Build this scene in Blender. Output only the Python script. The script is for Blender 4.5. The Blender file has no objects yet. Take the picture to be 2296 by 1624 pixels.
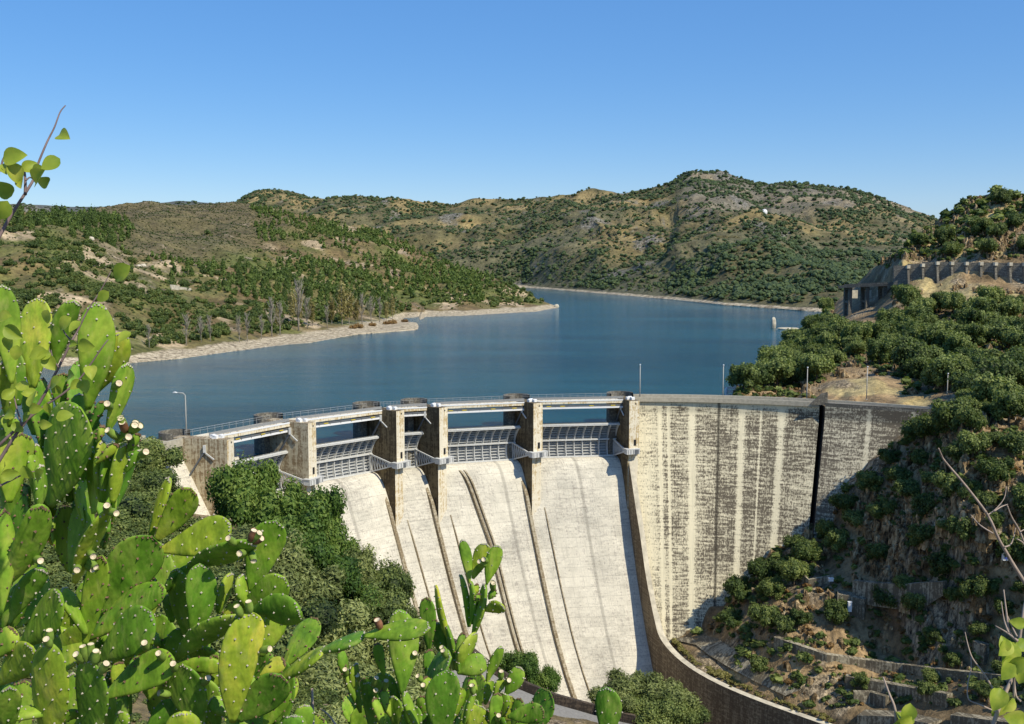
import bpy, math, random
import numpy as np
from mathutils import Vector, Matrix
R_ = math.radians
random.seed(7)
rng = np.random.default_rng(11)
sc = bpy.context.scene
COL = sc.collection

# ------------------------------------------------------------------ survey helper: photo sight lines -> world points
FPX, CX, CY, CAMH = 2300.0, 1147.5, 812.0, 34.0
PIT = math.atan(225 / 2300)
SP, CP = math.sin(PIT), math.cos(PIT)
def ray(px, py):
    u = (px - CX) / FPX; v = (CY - py) / FPX
    return u, v * SP + CP, v * CP - SP
def aty(px, py, Y):
    d = ray(px, py); t = Y / d[1]
    return Vector((d[0] * t, Y, CAMH + d[2] * t))
def atz(px, py, z):
    d = ray(px, py); t = (z - CAMH) / d[2]
    return Vector((d[0] * t, d[1] * t, z))

# ------------------------------------------------------------------ noise
def _hash(ix, iy, iz, s):
    h = (ix * 374761393 + iy * 668265263 + iz * 2147483647 + s * 974634777) & 0xFFFFFFFF
    h = ((h ^ (h >> 13)) * 1274126177) & 0xFFFFFFFF
    h = ((h ^ (h >> 16)) * 2246822519) & 0xFFFFFFFF
    return ((h ^ (h >> 15)) & 0xFFFFFF) / float(0xFFFFFF)
def vnoise(p, s=0):
    p = np.asarray(p, dtype=np.float64)
    i = np.floor(p).astype(np.int64); f = p - i; f = f * f * (3 - 2 * f)
    x, y, z = i[..., 0], i[..., 1], i[..., 2]
    r = 0
    for dx in (0, 1):
        wx = f[..., 0] if dx else 1 - f[..., 0]
        for dy in (0, 1):
            wy = f[..., 1] if dy else 1 - f[..., 1]
            for dz in (0, 1):
                wz = f[..., 2] if dz else 1 - f[..., 2]
                r = r + wx * wy * wz * _hash(x + dx, y + dy, z + dz, s)
    return r * 2 - 1
def fbm(p, scale, octv=4, s=0):
    p = np.asarray(p) * (1.0 / np.asarray(scale)); a = 1; t = 0; n = 0
    for k in range(octv):
        t = t + a * vnoise(p * (2.03 ** k), s + k); n += a; a *= 0.52
    return t / n
def ridged(p, scale, octv=4, s=0):
    p = np.asarray(p) * (1.0 / np.asarray(scale)); a = 1; t = 0; n = 0
    for k in range(octv):
        t = t + a * (1 - 2 * np.abs(vnoise(p * (2.03 ** k), s + k))); n += a; a *= 0.55
    return t / n

# ------------------------------------------------------------------ node materials
class NT:
    def __init__(s, name):
        s.m = bpy.data.materials.new(name); s.m.use_nodes = True
        s.t = s.m.node_tree; s.t.nodes.clear()
        s.out = s.t.nodes.new('ShaderNodeOutputMaterial')
        s.b = s.t.nodes.new('ShaderNodeBsdfPrincipled')
        s.t.links.new(s.b.outputs[0], s.out.inputs[0])
        s.b.inputs['Roughness'].default_value = 0.85
        s.b.inputs['Specular IOR Level'].default_value = 0.25
    def n(s, typ, **kw):
        nd = s.t.nodes.new(typ)
        for k, v in kw.items():
            if k.startswith('i_'): nd.inputs[k[2:]].default_value = v
            else: setattr(nd, k, v)
        return nd
    def l(s, a, b): s.t.links.new(a, b)
    def put(s, inp, v):
        if hasattr(v, 'node'): s.l(v, inp)
        else: inp.default_value = v
    def coord(s, what='Object'): return s.n('ShaderNodeTexCoord').outputs[what]
    def pos(s): return s.n('ShaderNodeNewGeometry').outputs['Position']
    def mapv(s, v, scale=(1, 1, 1), loc=(0, 0, 0)):
        m = s.n('ShaderNodeMapping'); s.l(v, m.inputs[0])
        m.inputs['Scale'].default_value = scale; m.inputs['Location'].default_value = loc
        return m.outputs[0]
    def noise(s, v, scale=1, detail=4, rough=.55, dist=0):
        n = s.n('ShaderNodeTexNoise'); s.l(v, n.inputs['Vector'])
        n.inputs['Scale'].default_value = scale; n.inputs['Detail'].default_value = detail
        n.inputs['Roughness'].default_value = rough; n.inputs['Distortion'].default_value = dist
        return n.outputs['Fac']
    def math(s, op, a, b=0.0, c=None, clamp=False):
        n = s.n('ShaderNodeMath', operation=op); n.use_clamp = clamp
        s.put(n.inputs[0], a); s.put(n.inputs[1], b)
        if c is not None: s.put(n.inputs[2], c)
        return n.outputs[0]
    def ramp(s, f, stops, interp='LINEAR'):
        r = s.n('ShaderNodeValToRGB'); s.l(f, r.inputs[0]); e = r.color_ramp.elements
        r.color_ramp.interpolation = interp
        while len(e) < len(stops): e.new(.5)
        for k, (p, c) in enumerate(stops):
            e[k].position = p
            if not hasattr(c, '__len__'): c = (c, c, c)
            e[k].color = (*c[:3], 1)
        return r.outputs[0]
    def mix(s, f, a, b, typ='MIX'):
        m = s.n('ShaderNodeMix', data_type='RGBA', blend_type=typ)
        s.put(m.inputs[0], f)
        for inp, v in ((m.inputs[6], a), (m.inputs[7], b)):
            if hasattr(v, 'node'): s.l(v, inp)
            else: inp.default_value = (*v[:3], 1)
        return m.outputs[2]
    def attr(s, name):
        return s.n('ShaderNodeAttribute', attribute_name=name)
    def bump(s, h, strength=.5, dist=.1):
        b = s.n('ShaderNodeBump'); s.l(h, b.inputs['Height'])
        b.inputs['Strength'].default_value = strength; b.inputs['Distance'].default_value = dist
        s.l(b.outputs[0], s.b.inputs['Normal'])
    def color(s, c):
        s.put(s.b.inputs['Base Color'], c if hasattr(c, 'node') else (*c[:3], 1)); return s.m
MAT = {}
def simple(name, c, rough=.7, var=.25, scale=3, metal=0.0):
    t = NT(name); f = t.noise(t.coord(), scale, 5, .6)
    c1 = tuple(x * (1 - var) for x in c); c2 = tuple(min(1, x * (1 + var)) for x in c)
    t.color(t.ramp(f, [(.3, c1), (.7, c2)])); t.b.inputs['Roughness'].default_value = rough
    t.b.inputs['Metallic'].default_value = metal
    MAT[name] = t.m; return t.m

# ------------------------------------------------------------------ objects
def tag(o, label=None, cat=None, group=None, kind=None):
    if label: o['label'] = label
    if cat: o['category'] = cat
    if group: o['group'] = group
    if kind: o['kind'] = kind
    return o
def empty(name, loc=(0, 0, 0), rz=0.0):
    o = bpy.data.objects.new(name, None); COL.objects.link(o)
    o.location = loc; o.rotation_euler = (0, 0, rz); o.empty_display_size = .5
    return o
def link(name, me, parent=None, mats=()):
    o = bpy.data.objects.new(name, me); COL.objects.link(o)
    for m in mats: me.materials.append(m)
    if parent is not None:
        o.parent = parent
        if parent.location.length > 0 or parent.rotation_euler.z:
            bpy_m = Matrix.Translation(parent.location) @ Matrix.Rotation(parent.rotation_euler.z, 4, 'Z')
            pp = parent.parent
            if pp is not None: bpy_m = (Matrix.Translation(pp.location) @ Matrix.Rotation(pp.rotation_euler.z, 4, 'Z')) @ bpy_m
            o.matrix_parent_inverse = bpy_m.inverted()
    return o
class MB:
    """collects faces into one mesh"""
    def __init__(s): s.v = []; s.f = []; s.mi = []; s.sm = []
    def add(s, vs, fs, mi=0, smooth=False):
        o = len(s.v); s.v.extend([tuple(v) for v in vs])
        for f in fs: s.f.append(tuple(i + o for i in f)); s.mi.append(mi); s.sm.append(smooth)
    def quad(s, a, b, c, d, mi=0): s.add([a, b, c, d], [(0, 1, 2, 3)], mi)
    def box(s, c, sx, sy, sz, ax=None, mi=0):
        """centre c; half sizes; ax = (x axis, y axis, z axis)"""
        X, Y, Z = ax if ax else (Vector((1, 0, 0)), Vector((0, 1, 0)), Vector((0, 0, 1)))
        c = Vector(c); vs = []
        for k in (-1, 1):
            for j in (-1, 1):
                for i in (-1, 1): vs.append(c + X * (i * sx) + Y * (j * sy) + Z * (k * sz))
        s.add(vs, [(0, 2, 3, 1), (4, 5, 7, 6), (0, 1, 5, 4), (2, 6, 7, 3), (0, 4, 6, 2), (1, 3, 7, 5)], mi)
    def bar(s, a, b, w, h=None, up=Vector((0, 0, 1)), mi=0):
        a, b = Vector(a), Vector(b); h = h or w; d = (b - a); L = d.length
        if L < 1e-6: return
        d = d / L; x = d.cross(up)
        if x.length < 1e-4: x = Vector((1, 0, 0))
        x.normalize(); z = x.cross(d)
        s.box((a + b) / 2, w / 2, L / 2, h / 2, (x, d, z), mi)
    def prism(s, poly, z0, z1, mi=0):
        n = len(poly)
        vs = [(p[0], p[1], z0) for p in poly] + [(p[0], p[1], z1) for p in poly]
        fs = [tuple(range(n))[::-1], tuple(range(n, 2 * n))] + [(i, (i + 1) % n, n + (i + 1) % n, n + i) for i in range(n)]
        s.add(vs, fs, mi)
    def tube(s, pts, rad, seg=8, mi=0, cap=True):
        pts = [Vector(p) for p in pts]; n = len(pts)
        rad = list(rad) if hasattr(rad, '__len__') else [rad] * n
        vs = []; fs = []
        prev = None
        for i in range(n):
            d = (pts[min(i + 1, n - 1)] - pts[max(i - 1, 0)]).normalized()
            if prev is None:
                x = d.cross(Vector((0, 0, 1)))
                if x.length < .05: x = d.cross(Vector((0, 1, 0)))
            else: x = prev - d * prev.dot(d)
            x.normalize(); prev = x; y = d.cross(x)
            for k in range(seg):
                a = 2 * math.pi * k / seg
                vs.append(pts[i] + (x * math.cos(a) + y * math.sin(a)) * rad[i])
        for i in range(n - 1):
            for k in range(seg):
                k2 = (k + 1) % seg
                fs.append((i * seg + k, i * seg + k2, (i + 1) * seg + k2, (i + 1) * seg + k))
        s.add(vs, fs, mi, True)
        if cap:
            o = len(s.v) - n * seg
            s.f.append(tuple(o + k for k in range(seg))[::-1]); s.mi.append(mi); s.sm.append(False)
            s.f.append(tuple(o + (n - 1) * seg + k for k in range(seg))); s.mi.append(mi); s.sm.append(False)
    def mesh(s, name):
        me = bpy.data.meshes.new(name); me.from_pydata(s.v, [], s.f)
        me.polygons.foreach_set('material_index', s.mi); me.polygons.foreach_set('use_smooth', s.sm)
        me.update(); return me
    def build(s, name, mats, parent=None):
        if not hasattr(mats, '__len__'): mats = [mats]
        return link(name, s.mesh(name), parent, mats)
def np_mesh(name, V, Fq, smooth=True, attrs=None, mats=()):
    """V (n,3); Fq (m,k) faces of one size"""
    me = bpy.data.meshes.new(name); k = Fq.shape[1]; m = len(Fq)
    me.vertices.add(len(V)); me.vertices.foreach_set('co', np.ascontiguousarray(V, dtype=np.float32).ravel())
    me.loops.add(m * k); me.loops.foreach_set('vertex_index', np.ascontiguousarray(Fq, dtype=np.int32).ravel())
    me.polygons.add(m); me.polygons.foreach_set('loop_start', np.arange(0, m * k, k, dtype=np.int32))
    me.polygons.foreach_set('loop_total', np.full(m, k, dtype=np.int32))
    me.polygons.foreach_set('use_smooth', np.full(m, smooth, dtype=bool))
    me.update(calc_edges=True)
    for nme, arr in (attrs or {}).items():
        if arr.ndim == 2:
            a = me.attributes.new(nme, 'FLOAT_COLOR', 'POINT')
            c = np.ones((len(V), 4), dtype=np.float32); c[:, :3] = arr; a.data.foreach_set('color', c.ravel())
        else:
            a = me.attributes.new(nme, 'FLOAT', 'POINT'); a.data.foreach_set('value', arr.astype(np.float32))
    for mt in mats: me.materials.append(mt)
    me.validate(); return me
def grid_faces(ni, nj):
    i, j = np.meshgrid(np.arange(ni - 1), np.arange(nj - 1), indexing='ij')
    a = i * nj + j
    return np.stack([a, a + nj, a + nj + 1, a + 1], -1).reshape(-1, 4)

# ------------------------------------------------------------------ world, sun, camera
SUN_EL, SUN_AZ = 47.0, -42.0         # azimuth from +X towards the camera side
sd = Vector((math.cos(R_(SUN_EL)) * math.cos(R_(SUN_AZ)), math.cos(R_(SUN_EL)) * math.sin(R_(SUN_AZ)), math.sin(R_(SUN_EL))))
w = bpy.data.worlds.new('World'); sc.world = w; w.use_nodes = True
nt = w.node_tree; nt.nodes.clear()
wo = nt.nodes.new('ShaderNodeOutputWorld'); bg = nt.nodes.new('ShaderNodeBackground'); sky = nt.nodes.new('ShaderNodeTexSky')
sky.sky_type = 'NISHITA'; sky.sun_disc = False; sky.sun_elevation = R_(SUN_EL)
sky.sun_rotation = math.atan2(sd.x, sd.y); sky.altitude = 200; sky.air_density = 1.0; sky.dust_density = 0.2; sky.ozone_density = 3.0
hs = nt.nodes.new('ShaderNodeHueSaturation'); hs.inputs['Saturation'].default_value = SKYSAT = 1.4
nt.links.new(sky.outputs[0], hs.inputs['Color']); mxs = nt.nodes.new('ShaderNodeMix'); mxs.data_type = 'RGBA'; mxs.inputs[0].default_value = .46; mxs.inputs[7].default_value = (1.35, 2.6, 5.7, 1)
nt.links.new(hs.outputs[0], mxs.inputs[6]); nt.links.new(mxs.outputs[2], bg.inputs[0]); nt.links.new(bg.outputs[0], wo.inputs[0])
bg.inputs[1].default_value = 0.14
ld = bpy.data.lights.new('sun', 'SUN'); ld.energy = 5.0; ld.angle = R_(.5); ld.color = (1, .92, .76)
sun = bpy.data.objects.new('sun', ld); COL.objects.link(sun)
sun.rotation_euler = sd.to_track_quat('Z', 'Y').to_euler(); sun.location = (100, -50, 200)
cd = bpy.data.cameras.new('camera'); cam = bpy.data.objects.new('camera', cd); COL.objects.link(cam)
cam.location = (0, 0, CAMH); cam.rotation_euler = (math.pi / 2 - PIT, 0, 0)
cd.sensor_width = 36; cd.lens = 36 * FPX / 2295; cd.clip_start = .05; cd.clip_end = 40000
sc.camera = cam
sc.view_settings.view_transform = 'Standard'; sc.view_settings.look = 'None'; sc.view_settings.exposure = 0
sc.render.engine = 'CYCLES'; sc.cycles.max_bounces = 6; sc.cycles.diffuse_bounces = 3; sc.cycles.glossy_bounces = 2
sc.cycles.use_denoising = True
# ------------------------------------------------------------------ materials
def terrain_mat(name, fine=1.0, rockc=(.34, .27, .18), blue=0.0):
    t = NT(name); P = t.pos(); c = t.attr('Col').outputs['Color']; rk = t.attr('rock').outputs['Fac']
    n1 = t.noise(t.mapv(P, (.12 / fine,) * 3), 1, 8, .68)
    n2 = t.noise(t.mapv(P, (.7 / fine, .7 / fine, .5 / fine)), 1, 5, .7)
    col = t.mix(1.0, c, t.ramp(n1, [(.30, .45), (.5, .95), (.72, 1.55)]), 'MULTIPLY')
    col = t.mix(.8, col, t.ramp(n2, [(.33, .45), (.5, 1.0), (.68, 1.45)]), 'MULTIPLY')
    # broken rock, vertical grain
    r1 = t.noise(t.mapv(P, (.8 / fine, .8 / fine, .2 / fine)), 1, 9, .8, .4)
    rc = t.ramp(r1, [(.40, tuple(x * .06 for x in rockc)), (.475, tuple(x * .5 for x in rockc)), (.53, rockc), (.62, tuple(min(1, x * 2.1) for x in rockc))])
    col = t.mix(rk, col, rc)
    # pale washed band above the waterline
    z = t.n('ShaderNodeSeparateXYZ'); t.l(P, z.inputs[0])
    zz = t.math('ADD', z.outputs[2], t.math('MULTIPLY', t.math('SUBTRACT', n1, .5), 3.0))
    sh = t.attr('shore').outputs['Fac']
    band = t.math('MULTIPLY', t.ramp(t.math('MULTIPLY_ADD', zz, -.9, -3.85), [(0, 0.0), (.5, 1.0)]), sh)
    pale = t.ramp(r1, [(.40, (.10, .08, .055)), (.49, (.42, .34, .22)), (.62, (.74, .64, .45))])
    col = t.mix(band, col, pale)
    t.color(col); t.bump(t.math('ADD', n2, t.math('MULTIPLY', r1, rk)), .9, .8 * fine)
    MAT[name] = t.m; return t.m
terrain_mat('near_slope', .8); terrain_mat('right_slope', .8, (.33, .26, .165)); terrain_mat('hill_ground', 1.6); terrain_mat('far_ground', 4.0, (.22, .21, .18))

def leaf_mat(name, c1, c2, c3, scale=.5, trans=.25):
    t = NT(name); oi = t.n('ShaderNodeObjectInfo')
    f = t.noise(t.pos(), scale * .8, 4, .65)
    rnd_shade = t.attr('rnd_shade').outputs['Fac']
    f = t.math('ADD', t.math('MULTIPLY', f, .62), t.math('ADD', t.math('MULTIPLY', rnd_shade, .33), t.math('MULTIPLY', oi.outputs['Random'], .24)))
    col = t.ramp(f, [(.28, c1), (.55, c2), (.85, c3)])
    t.color(col); t.b.inputs['Roughness'].default_value = .6
    if trans:
        tr = t.n('ShaderNodeBsdfTranslucent'); t.l(t.mix(1, col, (1.3, 1.4, .7), 'MULTIPLY'), tr.inputs[0])
        ms = t.n('ShaderNodeMixShader'); ms.inputs[0].default_value = trans
        t.l(t.b.outputs[0], ms.inputs[1]); t.l(tr.outputs[0], ms.inputs[2]); t.l(ms.outputs[0], t.out.inputs[0])
    MAT[name] = t.m
leaf_mat('oak_leaf', (.024, .040, .012), (.095, .135, .034), (.26, .30, .085))
leaf_mat('slope_leaf', (.022, .055, .010), (.075, .140, .022), (.19, .26, .05))
leaf_mat('olive_leaf', (.045, .06, .02), (.15, .185, .055), (.36, .39, .14))
leaf_mat('pine_leaf', (.035, .06, .014), (.08, .13, .028), (.15, .20, .045))
leaf_mat('scrub_leaf', (.030, .052, .014), (.075, .115, .028), (.17, .20, .05))
leaf_mat('far_leaf', (.040, .062, .024), (.075, .108, .034), (.14, .165, .055), trans=0)
leaf_mat('autumn_leaf', (.12, .10, .03), (.22, .19, .06), (.38, .33, .14))
leaf_mat('dry_leaf', (.14, .08, .03), (.24, .14, .05), (.32, .22, .09))
leaf_mat('grass_leaf', (.12, .11, .03), (.22, .2, .06), (.34, .3, .11))
simple('bark', (.10, .075, .05), .9, .4, 4); simple('pale_bark', (.29, .26, .21), .9, .25, 4)

def concrete(name, base, dark, streak=.5, vert=0.0, rough=.85, stain=0.0, hs=(.42, 2.1), bw=.55, patch=0.0, brick=(3.1, 1.25, .045)):
    """UV in metres (u along, v up); attribute 'joint' = clean pale band"""
    t = NT(name); uv = t.n('ShaderNodeUVMap').outputs[0]
    big = t.noise(t.mapv(uv, (.055, .07, 1)), 1, 3, .5)
    hor = t.noise(t.mapv(uv, (hs[0], hs[1], 1)), 1, 7, .74, .4)
    fin = t.noise(t.mapv(uv, (3.2, 1.5, 1)), 1, 3, .7)
    ver = t.noise(t.mapv(uv, (1.6, .09, 1)), 1, 4, .65)
    # formwork lifts: thin darker lines
    br = t.n('ShaderNodeTexBrick'); t.l(uv, br.inputs['Vector'])
    br.inputs['Color1'].default_value = (1, 1, 1, 1); br.inputs['Color2'].default_value = (.88, .88, .88, 1); br.inputs['Mortar'].default_value = (.45, .45, .45, 1)
    br.inputs['Scale'].default_value = 1; br.inputs['Brick Width'].default_value = brick[0]; br.inputs['Row Height'].default_value = brick[1]; br.inputs['Mortar Size'].default_value = brick[2]; br.inputs['Mortar Smooth'].default_value = .8
    m = t.math('ADD', t.math('MULTIPLY', hor, 1.0), t.math('MULTIPLY', t.math('SUBTRACT', fin, .5), .8))
    m = t.math('ADD', m, t.math('MULTIPLY', t.math('SUBTRACT', big, .5), .45))
    if vert: m = t.math('ADD', m, t.math('MULTIPLY', t.math('SUBTRACT', ver, .5), vert))
    j = t.attr('joint').outputs['Fac']
    m = t.math('SUBTRACT', m, t.math('MULTIPLY', j, .24))
    th = .62 - .32 * streak
    c = t.ramp(m, [(th - .10, base), (th + .02, tuple((a + b) / 2 for a, b in zip(base, dark))), (th + .12, dark)])
    c = t.mix(bw, c, br.outputs[0], 'MULTIPLY')
    if patch:
        b2 = t.n('ShaderNodeTexBrick'); t.l(t.mapv(uv, (1, 1, 1), (3, 5, 0)), b2.inputs['Vector'])
        b2.inputs['Color1'].default_value = (1.05, 1.05, 1.05, 1); b2.inputs['Color2'].default_value = (.62, .64, .66, 1); b2.inputs['Mortar'].default_value = (.8, .78, .74, 1)
        b2.inputs['Scale'].default_value = 1; b2.inputs['Brick Width'].default_value = 5.5; b2.inputs['Row Height'].default_value = 4.5; b2.inputs['Mortar Size'].default_value = .06
        c = t.mix(t.math('MULTIPLY', t.ramp(big, [(.42, 0.0), (.62, 1.0)]), patch), c, b2.outputs[0], 'MULTIPLY')
        c = t.mix(.5, c, t.ramp(t.noise(t.mapv(uv, (.2, .3, 1)), 1, 5, .7), [(.35, .68), (.6, 1.05)]), 'MULTIPLY')
    c = t.mix(.6, c, t.ramp(ver, [(.3, .7), (.5, 1.0), (.7, 1.15)]), 'MULTIPLY')
    dk = t.attr('dark').outputs['Fac']
    c = t.mix(dk, c, tuple(x * .35 for x in dark))
    t.color(c); t.b.inputs['Roughness'].default_value = rough; t.bump(m, .25, .05)
    MAT[name] = t.m
concrete('wall_concrete', (.74, .665, .46), (.12, .10, .07), .48, .45, hs=(.20, 1.7), bw=.12)
concrete('wall_concrete_grey', (.68, .615, .44), (.13, .11, .08), .56, .45, hs=(.20, 1.7), bw=.12)
concrete('chute_concrete', (.74, .69, .56), (.46, .42, .35), .32, .9, patch=.45, bw=.75, brick=(7.0, 2.4, .05))
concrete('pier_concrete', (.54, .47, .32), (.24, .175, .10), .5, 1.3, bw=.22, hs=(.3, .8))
concrete('pier_side_shaded', (.20, .155, .085), (.08, .058, .032), .5, 1.6, bw=.2, hs=(.3, .8))  # shaded copy of the pier concrete: side shade put into the colour
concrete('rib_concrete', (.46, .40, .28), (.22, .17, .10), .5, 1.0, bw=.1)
concrete('pier_front_lit', (.78, .71, .55), (.48, .36, .18), .22, 1.4, bw=.12, hs=(.3, .6))  # lit copy for the pier noses: sunlight put into the colour
concrete('old_concrete', (.33, .30, .23), (.12, .11, .09), .7, .3)
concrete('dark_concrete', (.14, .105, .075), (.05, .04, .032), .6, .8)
concrete('shaded_brown_concrete', (.33, .26, .165), (.13, .095, .06), .6, 1.0)  # shade of the training wall face put into the brown
concrete('terrace_concrete', (.42, .37, .26), (.13, .11, .075), .62, 1.4, bw=.06, hs=(.3, .5))
simple('parapet', (.42, .38, .29), .85, .2, 1.5); simple('road', (.23, .22, .2), .9, .15, 2); simple('pale_stone', (.52, .47, .36), .9, .3, .6)
simple('gate_steel', (.58, .58, .55), .5, .12, 2); simple('gate_dark', (.13, .14, .15), .6, .2, 2); simple('gate_skin', (.26, .27, .27), .6, .2, 2); simple('rail_grey', (.27, .27, .26), .6, .15, 3); simple('white_paint', (.78, .78, .76), .5, .05)
simple('lamp_steel', (.45, .43, .38), .5, .1); simple('yellow_paint', (.6, .45, .05), .5, .1); simple('shade_black', (.02, .02, .02), .8, .1)
simple('blue_paint', (.12, .16, .5), .5, .1)

def water_mat():
    t = NT('water'); P = t.pos()
    big = t.noise(t.mapv(P, (.004, .016, 1)), 1, 5, .65, .6)
    r1 = t.noise(t.mapv(P, (.45, .9, 1)), 1, 6, .7)
    t.color(t.ramp(big, [(.35, (.004, .047, .068)), (.65, (.014, .100, .126))]))
    t.b.inputs['Roughness'].default_value = .09; t.b.inputs['IOR'].default_value = 1.33; t.b.inputs['Specular IOR Level'].default_value = .22
    t.bump(t.math('ADD', r1, t.math('MULTIPLY', t.noise(t.mapv(P, (.05, .12, 1)), 1, 3), 1.5)), .5, .7)
    MAT['water'] = t.m
water_mat()

def pad_mat():
    t = NT('cactus_pad'); C = t.coord(); oi = t.n('ShaderNodeObjectInfo')
    f = t.noise(t.mapv(C, (9, 9, 5)), 1, 4, .6, .8)
    g = t.noise(C, 45, 3, .6)
    col = t.ramp(f, [(.3, (.080, .175, .012)), (.5, (.165, .31, .022)), (.72, (.34, .44, .055))])
    r = t.ramp(oi.outputs['Random'], [(0, (.55, .72, .7)), (.45, (1.0, 1, 1)), (.8, (1.2, 1.05, 1)), (1, (1.9, 1.3, 1.3))])
    col = t.mix(1, col, r, 'MULTIPLY')
    col = t.mix(.6, col, t.ramp(g, [(.3, .7), (.65, 1.2)]), 'MULTIPLY')
    sc1 = t.noise(C, 70, 4, .75); sc2 = t.noise(t.mapv(C, (30, 30, 12)), 1, 4, .7)
    col = t.mix(t.ramp(sc1, [(.66, 0.0), (.72, .8)]), col, (.20, .15, .07)); col = t.mix(t.ramp(sc2, [(.52, 0.0), (.75, .6)]), col, (.36, .38, .10))
    t.color(col); t.b.inputs['Roughness'].default_value = .62; t.b.inputs['Specular IOR Level'].default_value = .25
    t.b.inputs['Subsurface Weight'].default_value = 0.0
    t.bump(t.noise(t.mapv(C, (14, 14, 5)), 1, 3, .6), .5, .02)
    MAT['cactus_pad'] = t.m
pad_mat()
simple('areole', (.42, .38, .30), .9, .4, 60); simple('areole_brown', (.16, .10, .06), .9, .4, 60)
simple('fruit_green', (.20, .30, .05), .55, .35, 25); simple('fruit_cut', (.66, .55, .38), .8, .25, 80); simple('fruit_red', (.24, .11, .06), .6, .4, 40)
simple('twig_bark', (.17, .12, .11), .8, .3, 30); simple('dry_twig', (.36, .28, .22), .85, .3, 20)
def lf():
    t = NT('young_leaf'); oi = t.n('ShaderNodeObjectInfo'); f = t.noise(t.coord(), 18, 3, .6)
    col = t.ramp(f, [(.3, (.20, .30, .03)), (.55, (.38, .46, .05)), (.75, (.58, .58, .10))])
    t.color(col); t.b.inputs['Roughness'].default_value = .5
    tr = t.n('ShaderNodeBsdfTranslucent'); t.l(col, tr.inputs[0]); ms = t.n('ShaderNodeMixShader'); ms.inputs[0].default_value = .4
    t.l(t.b.outputs[0], ms.inputs[1]); t.l(tr.outputs[0], ms.inputs[2]); t.l(ms.outputs[0], t.out.inputs[0]); MAT['young_leaf'] = t.m
lf()

# ------------------------------------------------------------------ terrain patches
TER = {}
def terrain(name, cols, ni, nj, mat, colour, rock=None, amp=1.0, back=None, front=True, shore=1.0, rough=None, horiz=0.0, floor=-7, shore_f=None, rid=None):
    """cols: list of (px, [(py, depth) ... bottom to top]); lofted in world space"""
    pxs = np.array([c[0] for c in cols], float)
    tt = np.linspace(0, 1, nj)
    PY = []; DE = []
    for px, w_ in cols:
        py = np.array([a for a, b in w_], float); d = np.array([b for a, b in w_], float)
        v = (py[0] - py) / (py[0] - py[-1])
        PY.append(py[0] + (py[-1] - py[0]) * tt); DE.append(np.interp(tt, v, d))
    PY = np.array(PY); DE = np.array(DE)
    x = np.linspace(pxs[0], pxs[-1], ni)
    k = np.clip(np.searchsorted(pxs, x) - 1, 0, len(pxs) - 2); f = ((x - pxs[k]) / (pxs[k + 1] - pxs[k]))[:, None]
    py = PY[k] * (1 - f) + PY[k + 1] * f; de = DE[k] * (1 - f) + DE[k + 1] * f
    # soften the depth breaks a little
    for _ in range(2):
        de[1:-1] = (de[:-2] + 2 * de[1:-1] + de[2:]) / 4
    px = np.repeat(x[:, None], nj, 1)
    u = (px - CX) / FPX; v = (CY - py) / FPX
    dy = v * SP + CP; dz = v * CP - SP; t = de / dy
    V = np.stack([u * t, de, CAMH + dz * t], -1)
    if horiz:
        n = ridged(V, np.array([9., 9., 26.]) * horiz[1], 5, 5) ; wgt = horiz[2](px, py) if len(horiz) > 2 else 1
        V[..., 1] -= n * horiz[0] * wgt; V[..., 0] -= fbm(V, np.array([7., 7., 20.]) * horiz[1], 4, 9) * horiz[0] * .6 * wgt
    if rid: V[..., 2] += (ridged(V, rid[1], 4, 13) - .1) * rid[0] * np.clip((V[..., 2] + 7) / (rid[0] * 1.5), 0, 1) * (np.clip((tt - 0) / .12, 0, 1) * np.clip((1.0 - tt) / .12, .25, 1))[None]
    a = amp(px, py, de) if callable(amp) else amp
    sc_ = rough or 25.
    nz = fbm(V, sc_, 5, 3) * a
    if shore: nz = nz * np.clip((V[..., 2] - floor) / 8, 0.12, 1)
    V[..., 2] += nz
    G = dict(V=V, px=px, py=py, de=de)
    rows = [V]; 
    if front:
        fr = V[:, :1].copy(); fr[..., 2] -= 14; fr[..., 1] -= 4; rows.insert(0, fr)
    if back:
        for (dd, dzz) in back:
            b = V[:, -1:].copy(); s_ = 1 + dd / np.maximum(b[..., 1:2], 1); b[..., :2] *= s_; b[..., 2] += dzz; rows.append(b)
    W = np.concatenate(rows, 1); nJ = W.shape[1]
    off = 1 if front else 0
    PX = np.repeat(x[:, None], nJ, 1); PYY = np.concatenate([py[:, :1]] * off + [py] + [py[:, -1:]] * (nJ - nj - off), 1)
    flat = W.reshape(-1, 3)
    # slope
    gy = np.gradient(W, axis=1); gx = np.gradient(W, axis=0); N = np.cross(gx, gy); N /= np.linalg.norm(N, axis=-1, keepdims=True) + 1e-9
    steep = 1 - np.abs(N[..., 2])
    C = colour(W, PX, PYY, steep).reshape(-1, 3)
    rk = (rock(W, PX, PYY, steep) if rock else np.zeros(PX.shape)).reshape(-1)
    me = np_mesh(name, flat, grid_faces(ni, nJ), True, {'Col': C, 'rock': np.clip(rk, 0, 1), 'shore': (shore_f(PX, PYY).reshape(-1) if shore_f else np.full(len(flat), float(shore)))}, [MAT[mat]])
    o = bpy.data.objects.new(name, me); COL.objects.link(o); o['kind'] = 'structure'
    G['N'] = N[:, off:off + nj]; TER[name] = G
    return o
def lerp3(a, b, f): return np.asarray(a) * (1 - f[..., None]) + np.asarray(b) * f[..., None]
def ss(x, a, b): t = np.clip((x - a) / (b - a), 0, 1); return t * t * (3 - 2 * t)

GR_BROWN = (.175, .125, .055); GR_TAN = (.36, .28, .16); GR_OLIVE = (.125, .14, .035); GR_RED = (.17, .095, .045)
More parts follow.
